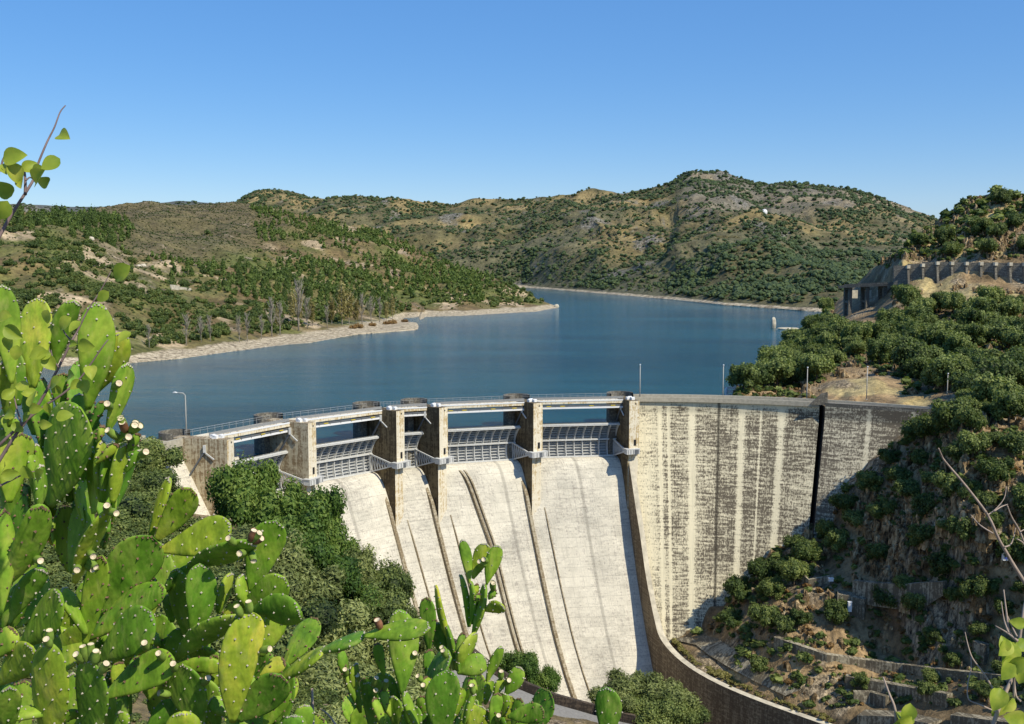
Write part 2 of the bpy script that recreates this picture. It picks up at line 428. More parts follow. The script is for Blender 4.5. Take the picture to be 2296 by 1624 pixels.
# left hill across the reservoir
ridge = [(-200, 462), (0, 466), (83, 482), (124, 488), (166, 478), (207, 468), (290, 459.5), (373, 461.5), (498, 457.5), (560, 459.5), (622, 474), (705, 490), (830, 515), (896, 543), (958, 571), (1041, 604), (1124, 633), (1203, 673), (1252, 688)]
def rid(px): return float(np.interp(px, [a for a, b in ridge], [b for a, b in ridge]))
lc = []
for px, w_ in [(-200, [(850, 372), (700, 430), (600, 520), (520, 620), (None, 700)]),
               (0, [(840, 385), (700, 440), (600, 530), (520, 640), (None, 720)]),
               (83, [(835, 390), (700, 450), (600, 540), (530, 650), (None, 740)]),
               (166, [(828, 400), (700, 470), (600, 560), (530, 700), (None, 860)]),
               (285, [(815, 413), (760, 440), (700, 500), (620, 600), (540, 760), (None, 1000)]),
               (400, [(804, 433), (755, 480), (690, 560), (620, 660), (540, 820), (None, 1080)]),
               (560, [(787, 475), (745, 530), (680, 640), (600, 760), (530, 900), (None, 1150)]),
               (700, [(768, 521), (730, 600), (680, 690), (620, 800), (560, 950), (None, 1180)]),
               (800, [(750, 578), (725, 640), (680, 740), (620, 860), (570, 980), (None, 1180)]),
               (860, [(745, 596), (724, 670), (690, 760), (640, 860), (590, 980), (None, 1180)]),
               (905, [(742, 609), (728, 640), (721, 708), (710, 768), (690, 810), (640, 900), (None, 1170)]),
               (938, [(739, 620), (733, 640), (722, 705), (711, 766), (650, 900), (None, 1160)]),
               (950, [(711, 765), (704, 800), (680, 850), (None, 1150)]),
               (1041, [(708, 785), (690, 830), (660, 900), (None, 1120)]),
               (1124, [(704, 812), (690, 860), (670, 910), (None, 1040)]),
               (1203, [(699, 846), (690, 880), (None, 940)]),
               (1250, [(690, 918), (689, 925), (None, 935)])]:
    lc.append((px, [(rid(px) if a is None else a, b) for a, b in w_]))
def left_col(W, px, py, st):
    n = fbm(W, 40, 4, 21); m = fbm(W, 110, 3, 22)
    c = lerp3(GR_BROWN, GR_OLIVE, ss(n, -.3, .5))
    smooth = ss(-((px - 390) / 260) ** 2 - ((py - 510) / 75) ** 2, -1.6, -.5)
    c = lerp3(c, (.125, .105, .05), smooth * .85)
    tan = ss(fbm(W, 26, 4, 25) + .25 * ss(-((px - 300) / 170.) ** 2 - ((py - 590) / 60.) ** 2, -1, 0) + .12 * ss(py, 600, 720), .24, .42)
    c = lerp3(c, (.48, .37, .23), tan * (1 - smooth) * .9)
    return c
terrain('left_hill', lc, 560, 190, 'hill_ground', left_col, lambda W, px, py, st: ss(fbm(W, 18, 4, 31), .32, .5) * .7, amp=lambda px, py, de: 2.2 + 4 * ss(de, 500, 1000), back=[(40, -4), (120, -18), (300, -60)], rough=60., rid=(9, np.array([70., 110., 70.])))
# far hill
fr = [(300, 462), (420, 455), (500, 452), (540, 440), (580, 433), (640, 442), (700, 450), (830, 447), (900, 446), (1000, 449), (1050, 440), (1150, 437), (1250, 425), (1330, 416), (1440, 420), (1490, 415), (1520, 400), (1552, 388), (1620, 393), (1700, 412), (1800, 422), (1900, 443), (2000, 470), (2050, 485), (2110, 497), (2250, 525), (2400, 560)]
def frd(px): return float(np.interp(px, [a for a, b in fr], [b for a, b in fr]))
fc = []
for px in [300, 420, 500, 540, 580, 640, 700, 830, 900, 1000, 1100, 1170, 1250, 1330, 1400, 1440, 1480, 1500, 1520, 1540, 1552, 1620, 1700, 1800, 1900, 2000, 2110, 2250, 2400]:
    sp = float(np.interp(px, [300, 1100, 1170, 1300, 1500, 1620, 1790, 2400], [640, 644, 645, 655, 672, 685, 697, 740]))
    sdp = atz(px, sp, -7).y
    top = frd(px); td = float(np.interp(px, [300, 900, 1250, 1552, 1900, 2400], [3600, 2900, 2700, 2500, 2300, 2000]))
    mid = sp + (top - sp) * .62; w_ = [(sp, sdp), (sp - 14, sdp * 1.035)]
    bump = 1.0
    d1 = sdp + (td - sdp) * .16; d2 = sdp + (td - sdp) * .42
    if 1510 < px: d1 -= 40; d2 -= 60 * (1 - min(1, (px - 1520) / 400))
    w_ += [(sp + (top - sp) * .30, d1), (mid, d2), (sp + (top - sp) * .72, d2 + (td - d2) * .38), (top, td)]
    fc.append((px, w_))
def far_col(W, px, py, st):
    n = fbm(W, 150, 5, 41); k = fbm(W, 60, 4, 42)
    c = lerp3((.13, .115, .05), (.30, .225, .095), ss(n + .5 * k, -.1, .35) * ss(py, 640, 500))
    c = lerp3(c, (.12, .12, .07), ss(fbm(W, 220, 3, 44) + (py - 560) / 260., -.1, .3) * .6)
    c = lerp3(c, (.20, .18, .15), ss(px, 1500, 1560) * ss(py, 520, 480) * .6)
    return c
terrain('far_hill', fc, 760, 150, 'far_ground', far_col, lambda W, px, py, st: ss(fbm(W, 70, 4, 51) + .45 * ss(-((px - 1600) / 120.) ** 2 - ((py - 400) / 22.) ** 2, -1, 0) + .3 * ss(-((px - 1900) / 130.) ** 2 - ((py - 450) / 25.) ** 2, -1, 0), .3, .5) * .8,
        amp=lambda px, py, de: 10 + 26 * ss(de, 1500, 2300), back=[(100, -10), (400, -60), (900, -160)], rough=230., rid=(34, np.array([190., 330., 200.])), horiz=(24, 9, lambda px, py: ss(-((px - 1500) / 420.) ** 2 - ((py - 545) / 70.) ** 2, -1.2, 0) * 1.6 + .3 * ss(py, 650, 600)))
dc = [(px, [(640, 4200), (520, 4600), (float(np.interp(px, [-400, 0, 50, 110, 160, 210, 300, 330, 400, 460, 560, 800], [470, 460, 458, 461, 464, 466, 465, 457, 452, 456, 462, 480])), 5200)]) for px in [-400, -200, 0, 50, 110, 160, 210, 300, 330, 400, 460, 560, 800]]
terrain('distant_hill', dc, 200, 40, 'far_ground', lambda W, px, py, st: lerp3((.10, .11, .10), (.20, .18, .14), ss(fbm(W, 260, 4, 61), -.1, .3)), amp=12, back=[(300, -60)], rough=300., shore=0)  # greyed, bluish ground colours have the distance haze painted in
# right canyon side
rc_ = [
 (1490, [(1440, 236), (1425, 240), (1400, 246), (1100, 255), (960, 258)]),
 (1520, [(1470, 228), (1440, 233), (1415, 239), (1100, 255), (950, 260)]),
 (1560, [(1497, 219), (1460, 225), (1430, 231), (1405, 238), (1100, 255), (940, 262)]),
 (1620, [(1527, 213), (1490, 218), (1430, 226), (1370, 234), (1335, 244), (1000, 262), (930, 266)]),
 (1650, [(1540, 210), (1500, 214), (1420, 222), (1330, 234), (1290, 247), (930, 263), (893, 268), (872, 296)]),
 (1720, [(1569, 203), (1520, 207), (1420, 215), (1340, 223), (1260, 235), (1225, 246), (1180, 262), (912, 266), (890, 272), (838, 320)]),
 (1760, [(1582, 200), (1530, 203), (1420, 212), (1340, 220), (1270, 229), (1205, 243), (1150, 262), (914, 266), (890, 272), (805, 370)]),
 (1800, [(1594, 197), (1530, 201), (1420, 210), (1330, 218), (1270, 226), (1190, 241), (1150, 260), (915, 264), (893, 268), (880, 276), (800, 400), (748, 560)]),
 (1850, [(1610, 194), (1540, 199), (1430, 208), (1340, 215), (1260, 229), (1160, 240), (1120, 250), (915, 256), (897, 258), (870, 276), (780, 390), (703, 530)]),
 (1900, [(1612, 168), (1520, 180), (1440, 194), (1350, 206), (1308, 211), (1290, 216), (1200, 229), (1085, 236), (1050, 248), (925, 252), (898, 254), (850, 286), (760, 380), (700, 480), (655, 530)]),
 (1960, [(1640, 162), (1540, 176), (1460, 192), (1350, 204), (1310, 208), (1290, 211), (1150, 226), (1030, 235), (1005, 246), (925, 247), (900, 250), (850, 280), (770, 360), (715, 425), (662, 490), (600, 520)]),
 (2020, [(1660, 155), (1550, 170), (1490, 184), (1350, 198), (1312, 203), (1290, 206), (1180, 216), (1100, 222), (990, 231), (965, 241), (925, 243), (905, 246), (870, 270), (750, 360), (665, 430), (634, 446), (590, 451), (562, 480)]),
 (2100, [(1680, 148), (1550, 164), (1500, 174), (1400, 186), (1312, 196), (1290, 199), (1180, 203), (1050, 216), (950, 227), (925, 232), (912, 237), (880, 258), (760, 350), (660, 420), (634, 436), (592, 441), (540, 475), (497, 500)]),
 (2170, [(1700, 144), (1540, 160), (1500, 170), (1400, 182), (1300, 190), (1150, 198), (1000, 208), (930, 218), (918, 226), (905, 232), (870, 255), (760, 340), (650, 410), (634, 426), (592, 431), (500, 470), (442, 500)]),
 (2225, [(1700, 142), (1540, 157), (1500, 167), (1400, 178), (1300, 187), (1150, 195), (1000, 206), (940, 215), (922, 225), (908, 231), (870, 250), (760, 335), (650, 405), (636, 421), (592, 426), (500, 460), (432, 492)]),
 (2300, [(1700, 138), (1540, 153), (1500, 163), (1400, 174), (1300, 183), (1150, 192), (1000, 203), (942, 212), (927, 224), (880, 245), (760, 330), (650, 400), (638, 416), (592, 421), (500, 450), (436, 485)]),
 (2420, [(1700, 128), (1540, 143), (1400, 165), (1300, 176), (1150, 186), (1000, 198), (950, 207), (935, 218), (880, 238), (760, 325), (650, 395), (640, 410), (592, 415), (500, 440), (440, 480)]),
 (2650, [(1700, 115), (1540, 128), (1400, 150), (1300, 160), (1150, 172), (1000, 188), (950, 200), (935, 210), (880, 230), (760, 315), (650, 385), (592, 410), (500, 430), (450, 470)])]
def right_col(W, px, py, st):
    n = fbm(W, 16, 4, 71); m = fbm(W, 34, 4, 72)
    c = lerp3((.16, .115, .06), (.34, .235, .12), ss(n, -.35, .35))
    c = lerp3(c, (.42, .33, .15), ss(m + .5 * ss(-((px - 1900) / 90.) ** 2 - ((py - 865) / 28.) ** 2, -1.3, 0) + .45 * ss(-((px - 2200) / 160.) ** 2 - ((py - 648) / 18.) ** 2, -1.2, 0) + .3 * ss(-((px - 2270) / 60.) ** 2 - ((py - 672) / 22.) ** 2, -1.2, 0), .22, .4))
    c = lerp3(c, (.26, .14, .065), ss(-((px - 2080) / 110.) ** 2 - ((py - 1380) / 60.) ** 2, -1.2, -.2) * .8)
    return c
def right_rock(W, px, py, st):
    n = fbm(W, 13, 4, 81)
    g = lambda a, b, sx, sy: ss(-((px - a) / sx) ** 2 - ((py - b) / sy) ** 2, -1.2, 0)
    r = .55 * g(1990, 1210, 75, 100) + .5 * g(2150, 1150, 120, 160) + .45 * g(2200, 900, 90, 70) + .4 * g(1850, 1440, 70, 45) + .4 * g(2130, 560, 160, 60) + .35 * g(1850, 1540, 90, 35) + .4 * g(1800, 800, 60, 40) + .35 * g(2060, 760, 60, 60) + .3 * g(1980, 600, 60, 30) + .35 * g(2150, 1330, 160, 200)
    return ss(n + r, .22, .45)
def damline(px): return np.where(px < 2112, np.interp(px, [1500, 1580, 1640, 1700, 1760, 1830, 1870, 1940, 2000, 2090, 2110], [1430, 1415, 1335, 1255, 1215, 1185, 1125, 1055, 1005, 955, 925]), 0)
def rwg(px, py):
    g = lambda a, b, sx, sy: ss(-((px - a) / sx) ** 2 - ((py - b) / sy) ** 2, -1.2, 0)
    calm = np.maximum(g(2160, 612, 220, 30), ss(py, 1540, 1580) * .8)
    return (.45 + 1.6 * g(1990, 1200, 80, 110) + 1.4 * g(2180, 1080, 130, 230) + .8 * g(2150, 540, 170, 50) + .7 * g(1850, 1450, 100, 60)) * (1 - calm) * (1 - .85 * g(1960, 915, 330, 24)) * np.clip((py - damline(px)) / 90., .1, 1) ** (py > 890)
rc_ = [(px, w_) if px < 1880 else (px, [(a, b + 22 * max(0, min(1, (a - 1230) / 330.))) for a, b in w_]) for px, w_ in rc_]
terrain('right_hillside', rc_, 420, 430, 'right_slope', right_col, right_rock, amp=1.5, back=[(30, -6), (90, -40), (200, -90)], rough=14., horiz=(3.2, .8, rwg), floor=-9, shore_f=lambda px, py: ss(px, 1830, 1800) * ss(py, 900, 895))
# left near slope under the trees, and the slope the cacti grow on
ls = [(-400, [(2600, 10), (1900, 34), (1700, 44), (1400, 74), (1200, 105), (1050, 145), (992, 192)]),
      (0, [(2600, 11), (1900, 36), (1700, 48), (1400, 80), (1200, 115), (1065, 158), (1000, 193)]),
      (200, [(2600, 12), (1900, 40), (1700, 55), (1450, 85), (1250, 120), (1100, 158), (1008, 191)]),
      (340, [(2600, 13), (1900, 45), (1700, 60), (1500, 90), (1350, 120), (1210, 150), (1100, 175), (1012, 192)]),
      (420, [(2600, 13), (1900, 48), (1700, 64), (1500, 95), (1370, 125), (1250, 155), (1175, 178), (1120, 205)]),
      (560, [(2600, 14), (1900, 50), (1700, 70), (1560, 95), (1430, 125), (1310, 155), (1230, 178), (1170, 203)]),
      (740, [(2600, 15), (1900, 55), (1720, 75), (1620, 95), (1510, 125), (1410, 155), (1330, 180), (1280, 200)]),
      (880, [(2600, 16), (1900, 62), (1740, 85), (1650, 105), (1570, 132), (1510, 158), (1470, 180), (1440, 198)]),
      (1000, [(2600, 17), (1950, 75), (1780, 100), (1700, 120), (1620, 145), (1570, 166), (1540, 180), (1500, 195)]),
      (1200, [(2600, 18), (1950, 90), (1790, 125), (1690, 148), (1640, 160), (1615, 168), (1600, 176), (1590, 186)]),
      (1450, [(2600, 18), (1950, 95), (1790, 130), (1700, 152), (1675, 164), (1655, 172), (1640, 182)]),
      (1620, [(2600, 18), (1950, 95), (1800, 130), (1740, 152), (1720, 160), (1700, 168), (1690, 176)])]
def near_col(W, px, py, st):
    return lerp3((.09, .065, .035), (.22, .17, .08), ss(fbm(W, 9, 4, 91), -.2, .35))
terrain('near_slope', ls, 200, 240, 'near_slope', near_col, lambda W, px, py, st: ss(fbm(W, 6, 4, 92), .15, .4), amp=lambda px, py, de: .1 + 1.2 * ss(de, 20, 70), rough=9., back=[(8, -4), (30, -22)], front=False, shore=0)
# cactus bank
xs = np.linspace(-45, 45, 90); ys = np.linspace(-14, 16, 60)
X, Y = np.meshgrid(xs, ys, indexing='ij'); Z = 32.4 - .62 * np.maximum(Y - .6, 0) - .012 * np.maximum(Y - 6, 0) ** 2
V = np.stack([X, Y, Z], -1); V[..., 2] += fbm(V, 1.4, 4, 95) * .12
me = np_mesh('bank', V.reshape(-1, 3), grid_faces(90, 60), True, {'Col': near_col(V, X, Y, 0).reshape(-1, 3), 'rock': np.zeros(5400), 'shore': np.zeros(5400)}, [MAT['near_slope']])
link('bank', me)['kind'] = 'structure'
# base ground sheet, reaching the horizon
mb = MB(); mb.quad((-15000, -3000, -95), (15000, -3000, -95), (15000, 26000, -95), (-15000, 26000, -95))
me = mb.mesh('ground'); o = link('ground', me, None, [simple('plain_ground', (.12, .1, .06), .95, .3, .02)]); o['kind'] = 'structure'
# ------------------------------------------------------------------ the dam: a curved gravity wall
DC = Vector((31.3, 155.3, 0)); UPV = Vector((0, 0, 1))
def pol(a, r, z=0.0): return Vector((DC.x + r * math.cos(R_(a)), DC.y + r * math.sin(R_(a)), z))
def surf(name, P, mats, parent, joint=None, dark=None, uv0=(0, 0), smooth=True):
    """P: array (ni,nj,3) -> mesh with UVs in metres"""
    P = np.asarray(P, float); ni, nj = P.shape[:2]
    me = np_mesh(name, P.reshape(-1, 3), grid_faces(ni, nj), smooth,
                 {'joint': (np.zeros((ni, nj)) if joint is None else joint).reshape(-1), 'dark': (np.zeros((ni, nj)) if dark is None else dark).reshape(-1)}, mats)
    mi = ni // 2
    uu = np.concatenate([[0], np.cumsum(np.linalg.norm(np.diff(P[:, 0], axis=0), axis=1))]) + uv0[0]
    vv = np.concatenate([[0], np.cumsum(np.linalg.norm(np.diff(P[mi], axis=0), axis=1))]) + uv0[1]
    UV = np.stack(np.meshgrid(uu, vv, indexing='ij'), -1).reshape(-1, 2)
    if name == 'wall_section': UV[:, 0] = (90 - np.degrees(np.arctan2(P[..., 1] - 155.3, P[..., 0] - 31.3)).reshape(-1)) * 1.65 + uv0[0]
    add_uv(me, UV)
    return link(name, me, parent)
def add_uv(me, UV):
    l = me.uv_layers.new(name='UVMap'); n = len(me.loops); idx = np.empty(n, dtype=np.int32); me.loops.foreach_get('vertex_index', idx)
    l.data.foreach_set('uv', UV[idx].astype(np.float32).ravel())
def box_uv(me):
    """UVs in metres on flat-sided meshes: horizontal run and height"""
    l = me.uv_layers.new(name='UVMap')
    for p in me.polygons:
        n = p.normal; h = Vector((-n.y, n.x, 0)); h = h.normalized() if h.length > .05 else Vector((1, 0, 0)); v = n.cross(h)
        if abs(n.z) > .9: h = Vector((1, 0, 0)); v = Vector((0, 1, 0))
        for li in p.loop_indices:
            c = me.vertices[me.loops[li].vertex_index].co; l.data[li].uv = (c.dot(h) + 7 * n.x, c.dot(v))
def bbuild(mb, name, mats, parent=None):
    o = mb.build(name, mats, parent); box_uv(o.data); return o

dam = tag(empty('dam'), 'tall curved concrete dam with gated spillway across the gorge', 'dam')
# wall east of the spillway
JOINTS = [(x, .55) for x in (1492, 1556, 1660, 1745)]
def ang_at(px, py, z=0): q = atz(px, py, z); return math.degrees(math.atan2(q.y - DC.y, q.x - DC.x))
def rface(z): return 101.9 - .42 * max(0, -4 - z)
zs = np.concatenate([np.linspace(-66, -4, 90), np.linspace(-3.5, -1.1, 5)])
A0, A1 = 92.2, ang_at(1835, 903)
aa = np.linspace(A0, A1, 190)
def a_start(z):
    # the wall starts where its face meets the line of the training wall
    for a in np.linspace(96, 70, 261):
        q = pol(a, rface(z)); sv = (251.0 - q.y) / .95
        if q.x > 30.3 + .31 * sv: return a
    return 70
st = np.array([min(A0, a_start(z)) for z in zs]); fa = (aa - A0) / (A1 - A0)
P = np.array([[pol(st[j] + (A1 - st[j]) * f, rface(z), z) for j, z in enumerate(zs)] for f in fa])
AA = np.degrees(np.arctan2(P[..., 1] - DC.y, P[..., 0] - DC.x)); jw = np.zeros(AA.shape); dk = np.zeros(AA.shape)
for jx, wd in ((1490, .55), (1508, .35), (1556, .8), (1660, .75), (1745, .8), (1700, .2)):
    d = np.abs(AA - ang_at(jx, 908)) * math.pi / 180 * 95; jw = np.maximum(jw, np.clip(1.4 - d / wd, 0, 1))
d = np.abs(AA - ang_at(1611, 908)) * math.pi / 180 * 95; dk = np.clip(1.3 - d / .42, 0, 1) * .85
jw = np.maximum(jw, np.clip((AA - 86.5) / 3.0, 0, .6))
jw = np.clip(jw + .9 * np.clip(1 - (-1.1 - zs) / 1.6, 0, 1)[None], 0, 1)
jw = np.clip(jw - np.clip((90 - AA) / 26, 0, 1) * .16, -.4, 1)
surf('wall_section', P, [MAT['wall_concrete']], dam, jw, dk)
# body behind the face so the wall is solid
mb = MB(); n = 40
aa2 = np.linspace(A0, A1, n)
for i in range(n - 1):
    a, b = aa2[i], aa2[i + 1]
    mb.quad(pol(a, 107, -66), pol(a, 107, -1.2), pol(b, 107, -1.2), pol(b, 107, -66))
    mb.quad(pol(a, 101.9, -1.2), pol(b, 101.9, -1.2), pol(b, 107, -1.2), pol(a, 107, -1.2))
bbuild(mb, 'upstream_face', MAT['old_concrete'], dam)
def arc_wall(name, a0, a1, r0, r1, z0, z1, mat, n=60, parent=dam, groove=None):
    mb = MB(); aa = np.linspace(a0, a1, n)
    for i in range(n - 1):
        a, b = aa[i], aa[i + 1]
        c = [pol(a, r0, z0), pol(b, r0, z0), pol(b, r1, z0), pol(a, r1, z0), pol(a, r0, z1), pol(b, r0, z1), pol(b, r1, z1), pol(a, r1, z1)]
        f = [(0, 3, 2, 1), (4, 5, 6, 7), (0, 1, 5, 4), (2, 3, 7, 6)]
        if i == 0: f.append((0, 4, 7, 3))
        if i == n - 2: f.append((1, 2, 6, 5))
        mb.add(c, f)
    return bbuild(mb, name, MAT[mat], parent)
arc_wall('parapet', A0 - .6, A1, 101.25, 101.75, -1.15, 0.0, 'parapet')
arc_wall('parapet', A0 + 1.2, 44, 106.2, 106.7, -1.0, .1, 'parapet')
arc_wall('crest_road', A0 + 1.2, A1, 101.76, 106.19, -1.19, -.62, 'road')
arc_wall('kerb', A0, A1, 101.9, 102.6, -.62, -.45, 'parapet')
# east block, standing proud of the curved wall
Pf = atz(1849, 904, 0).xy; Pe = atz(2150, 922, 0).xy; dirw = (Pe - Pf).normalized(); nrm = Vector((dirw.y, -dirw.x)); 
if nrm.y > 0: nrm = -nrm
Pf = Pf - nrm * .3; Pe = Pe - nrm * .3
def rb(z): return .42 * max(0, -4 - z) + (0 if z > -2.2 else .0)
zs3 = np.concatenate([np.linspace(-62, -4, 80), np.linspace(-3.5, -.9, 5)])
tt = np.linspace(0, 1, 90)
P = np.array([[Vector((*(Pf.lerp(Pe, t) + nrm * rb(z) * .96), z)) for z in zs3] for t in tt])
jw = np.full((90, len(zs3)), -.05); L = (Pe - Pf).length
for jx in (1948, 2052):
    q = atz(jx, 910, 0).xy; s = (q - Pf).dot(dirw); d = np.abs(tt * L - s); jw = np.maximum(jw, (np.clip(1.3 - d / .75, 0, 1) * 1.0 - .3)[:, None] * np.ones(len(zs3))[None])
surf('wall_section', P, [MAT['wall_concrete_grey']], dam, jw, None, (200, 0))
# its flank, facing the spillway; its shade is painted in as dark concrete
back = Vector((-.115, .993))
Q = np.array([[Vector((*(Pf + nrm * rb(z) * .96 + Vector((.62, .80)) * 0 + Vector((back.x, back.y)) * 0 + (Vector((.05, .999)) * s)), z)) for z in zs3] for s in np.linspace(7.0, 0, 8)])
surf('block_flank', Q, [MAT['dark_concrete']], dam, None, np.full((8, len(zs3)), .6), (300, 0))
mb = MB()
bk = Vector((-nrm.x, -nrm.y)); n0 = Pf + bk * .0
cr = [Pf, Pe, Pe + bk * .45, Pf + bk * .45]; mb.prism([(p.x, p.y) for p in cr], -.9, 0.0); bbuild(mb, 'parapet', MAT['old_concrete'], dam)
mb = MB(); cr = [Pf + bk * .46, Pe + bk * .46, Pe + bk * 6.0, Pf + bk * 7.5]; mb.prism([(p.x, p.y) for p in cr], -1.6, -.5); bbuild(mb, 'crest_road', MAT['road'], dam)
# raised end wall at the block, a ramp-shaped slab
mb = MB(); e = Pf + bk * 0.1; f_ = Vector((.215, .977))
tri = [(e.x, e.y, -.4), (e.x + f_.x * 4, e.y + f_.y * 4, -.4), (e.x + f_.x * 1.0, e.y + f_.y * 1.0, 2.3), (e.x, e.y, 2.6)]
tri2 = [(x + .5, y - .1, z) for x, y, z in tri]
mb.add(tri + tri2, [(0, 1, 2, 3), (7, 6, 5, 4), (0, 4, 5, 1), (1, 5, 6, 2), (2, 6, 7, 3), (3, 7, 4, 0)])
tri = [(e.x - 3.6, e.y + .6, -.5), (e.x - .02, e.y, -.5), (e.x - .02, e.y, 2.4), (e.x - .9, e.y + .2, 2.2)]
tri2 = [(x + .1, y + .5, z) for x, y, z in tri]
mb.add(tri + tri2, [(0, 1, 2, 3), (7, 6, 5, 4), (0, 4, 5, 1), (1, 5, 6, 2), (2, 6, 7, 3), (3, 7, 4, 0)])
bbuild(mb, 'end_wall', MAT['old_concrete'], dam)

# ---------------- spillway
PIERS = [  # front centre pixel, axis angle, length to the head centre
    (516, 984, 167, 11.5), (699, 948, 153, 11.5), (897, 921, 144, 10.5), (994, 914, 138, 10.0), (1206, 904, 124, 9.2), (1422, 899, 108, 8.8)]
HT = 1.35
prof = [(-11.5, -30), (-11, -18), (-10, -16.0), (-8.6, -15.2), (-7.0, -15.0), (-5.6, -15.5), (-4.2, -17.2), (-2.8, -20.2), (-1.4, -24.2), (0, -28.2), (3, -36.4), (6, -44.2), (10, -53.6), (13, -59.4), (16, -64.5), (20, -69.5), (26, -73), (34, -74)]
def catm(pts, k=4):
    o = []
    for i in range(len(pts) - 1):
        p0, p1, p2, p3 = pts[max(i - 1, 0)], pts[i], pts[i + 1], pts[min(i + 2, len(pts) - 1)]
        for j in range(k):
            t = j / k; o.append(tuple(.5 * ((2 * b) + (-a + c) * t + (2 * a - 5 * b + 4 * c - d) * t * t + (-a + 3 * b - 3 * c + d) * t ** 3) for a, b, c, d in zip(p0, p1, p2, p3)))
    o.append(pts[-1]); return o
PR = catm(prof, 4)
fr_ang = []
PW = []
for fx, fy, an, L in PIERS:
    F = atz(fx, fy, 0).xy; ax = Vector((math.cos(R_(an)), math.sin(R_(an)))); PW.append((F, ax, L))
    fr_ang.append(math.degrees(math.atan2(F.y - DC.y, F.x - DC.x)))
print('pier front radii', [round((p[0] - DC.xy).length, 1) for p in PW], [round(a, 1) for a in fr_ang])
# chute surface: one continuous sheet with ribs under each pier and joints between
LN = []          # chute guide lines: one under each pier
for F, ax, L in PW: LN.append((F, ax))
def cpt(q, sv, z, lift=0.0):
    """q runs 0..5 across the piers"""
    k = int(min(4, max(0, math.floor(q)))); f = q - k
    (Fa, aa_), (Fb, ab) = LN[k], LN[k + 1]
    p = (Fa - aa_ * sv).lerp(Fb - ab * sv, f)
    return Vector((p.x, p.y, z))
qs = np.linspace(-.06, 5.0, 330)
P = np.array([[cpt(q, s_, z) for s_, z in PR] for q in qs])
dk = np.zeros(P.shape[:2]); jn = np.zeros(P.shape[:2])
for qq in (4.5, 3.72, 1.5, .6):
    dk = np.maximum(dk, (np.abs(qs - qq) < .012)[:, None] * .4 * np.ones(len(PR))[None])
surf('spillway_chute', P, [MAT['chute_concrete']], dam, jn + .25, dk)
def rib(q, off, wd, h, s_from, name='chute_rib', dq=0.0):
    pr = [(s_, z) for s_, z in PR if s_ >= s_from]
    mb = MB(); V = []
    for i, (s_, z) in enumerate(pr):
        s2, z2 = pr[min(i + 1, len(pr) - 1)]; s1, z1 = pr[max(i - 1, 0)]
        t = Vector((s2 - s1, z2 - z1)).normalized(); nn = Vector((-t.y, t.x)); nn = nn if nn.y > 0 else -nn
        qv = q + dq * max(0, 1 - (s_ - s_from) / 7.0)
        c = cpt(qv, s_, z); tang = (cpt(qv + .02, s_, z) - c).normalized(); dn = (cpt(qv, s_ + 1, z) - c).normalized()
        c = c + tang * off
        up = dn * nn.x + UPV * nn.y; hh = h * min(1, .25 + i / 5)
        V += [c - tang * wd / 2 - up * .4, c - tang * wd / 2 + up * hh, c + tang * wd / 2 + up * hh, c + tang * wd / 2 - up * .4]
    f = []
    for i in range(len(pr) - 1):
        for k in range(3): f.append((4 * i + k, 4 * i + 4 + k, 4 * i + 4 + k + 1, 4 * i + k + 1))
    f += [(0, 1, 2, 3)]
    mb.add(V, f, 0, False); return bbuild(mb, name, MAT['rib_concrete'], dam)
for k in (1, 2, 3, 4):
    rib(k, -2.3, .75, 1.2, -3.2); rib(k, 2.1, .22, .4, -.8)
rib(3.42, 0, .5, .8, -5, dq=-.12); rib(3.42, 1.1, .35, .6, -5, dq=-.12)

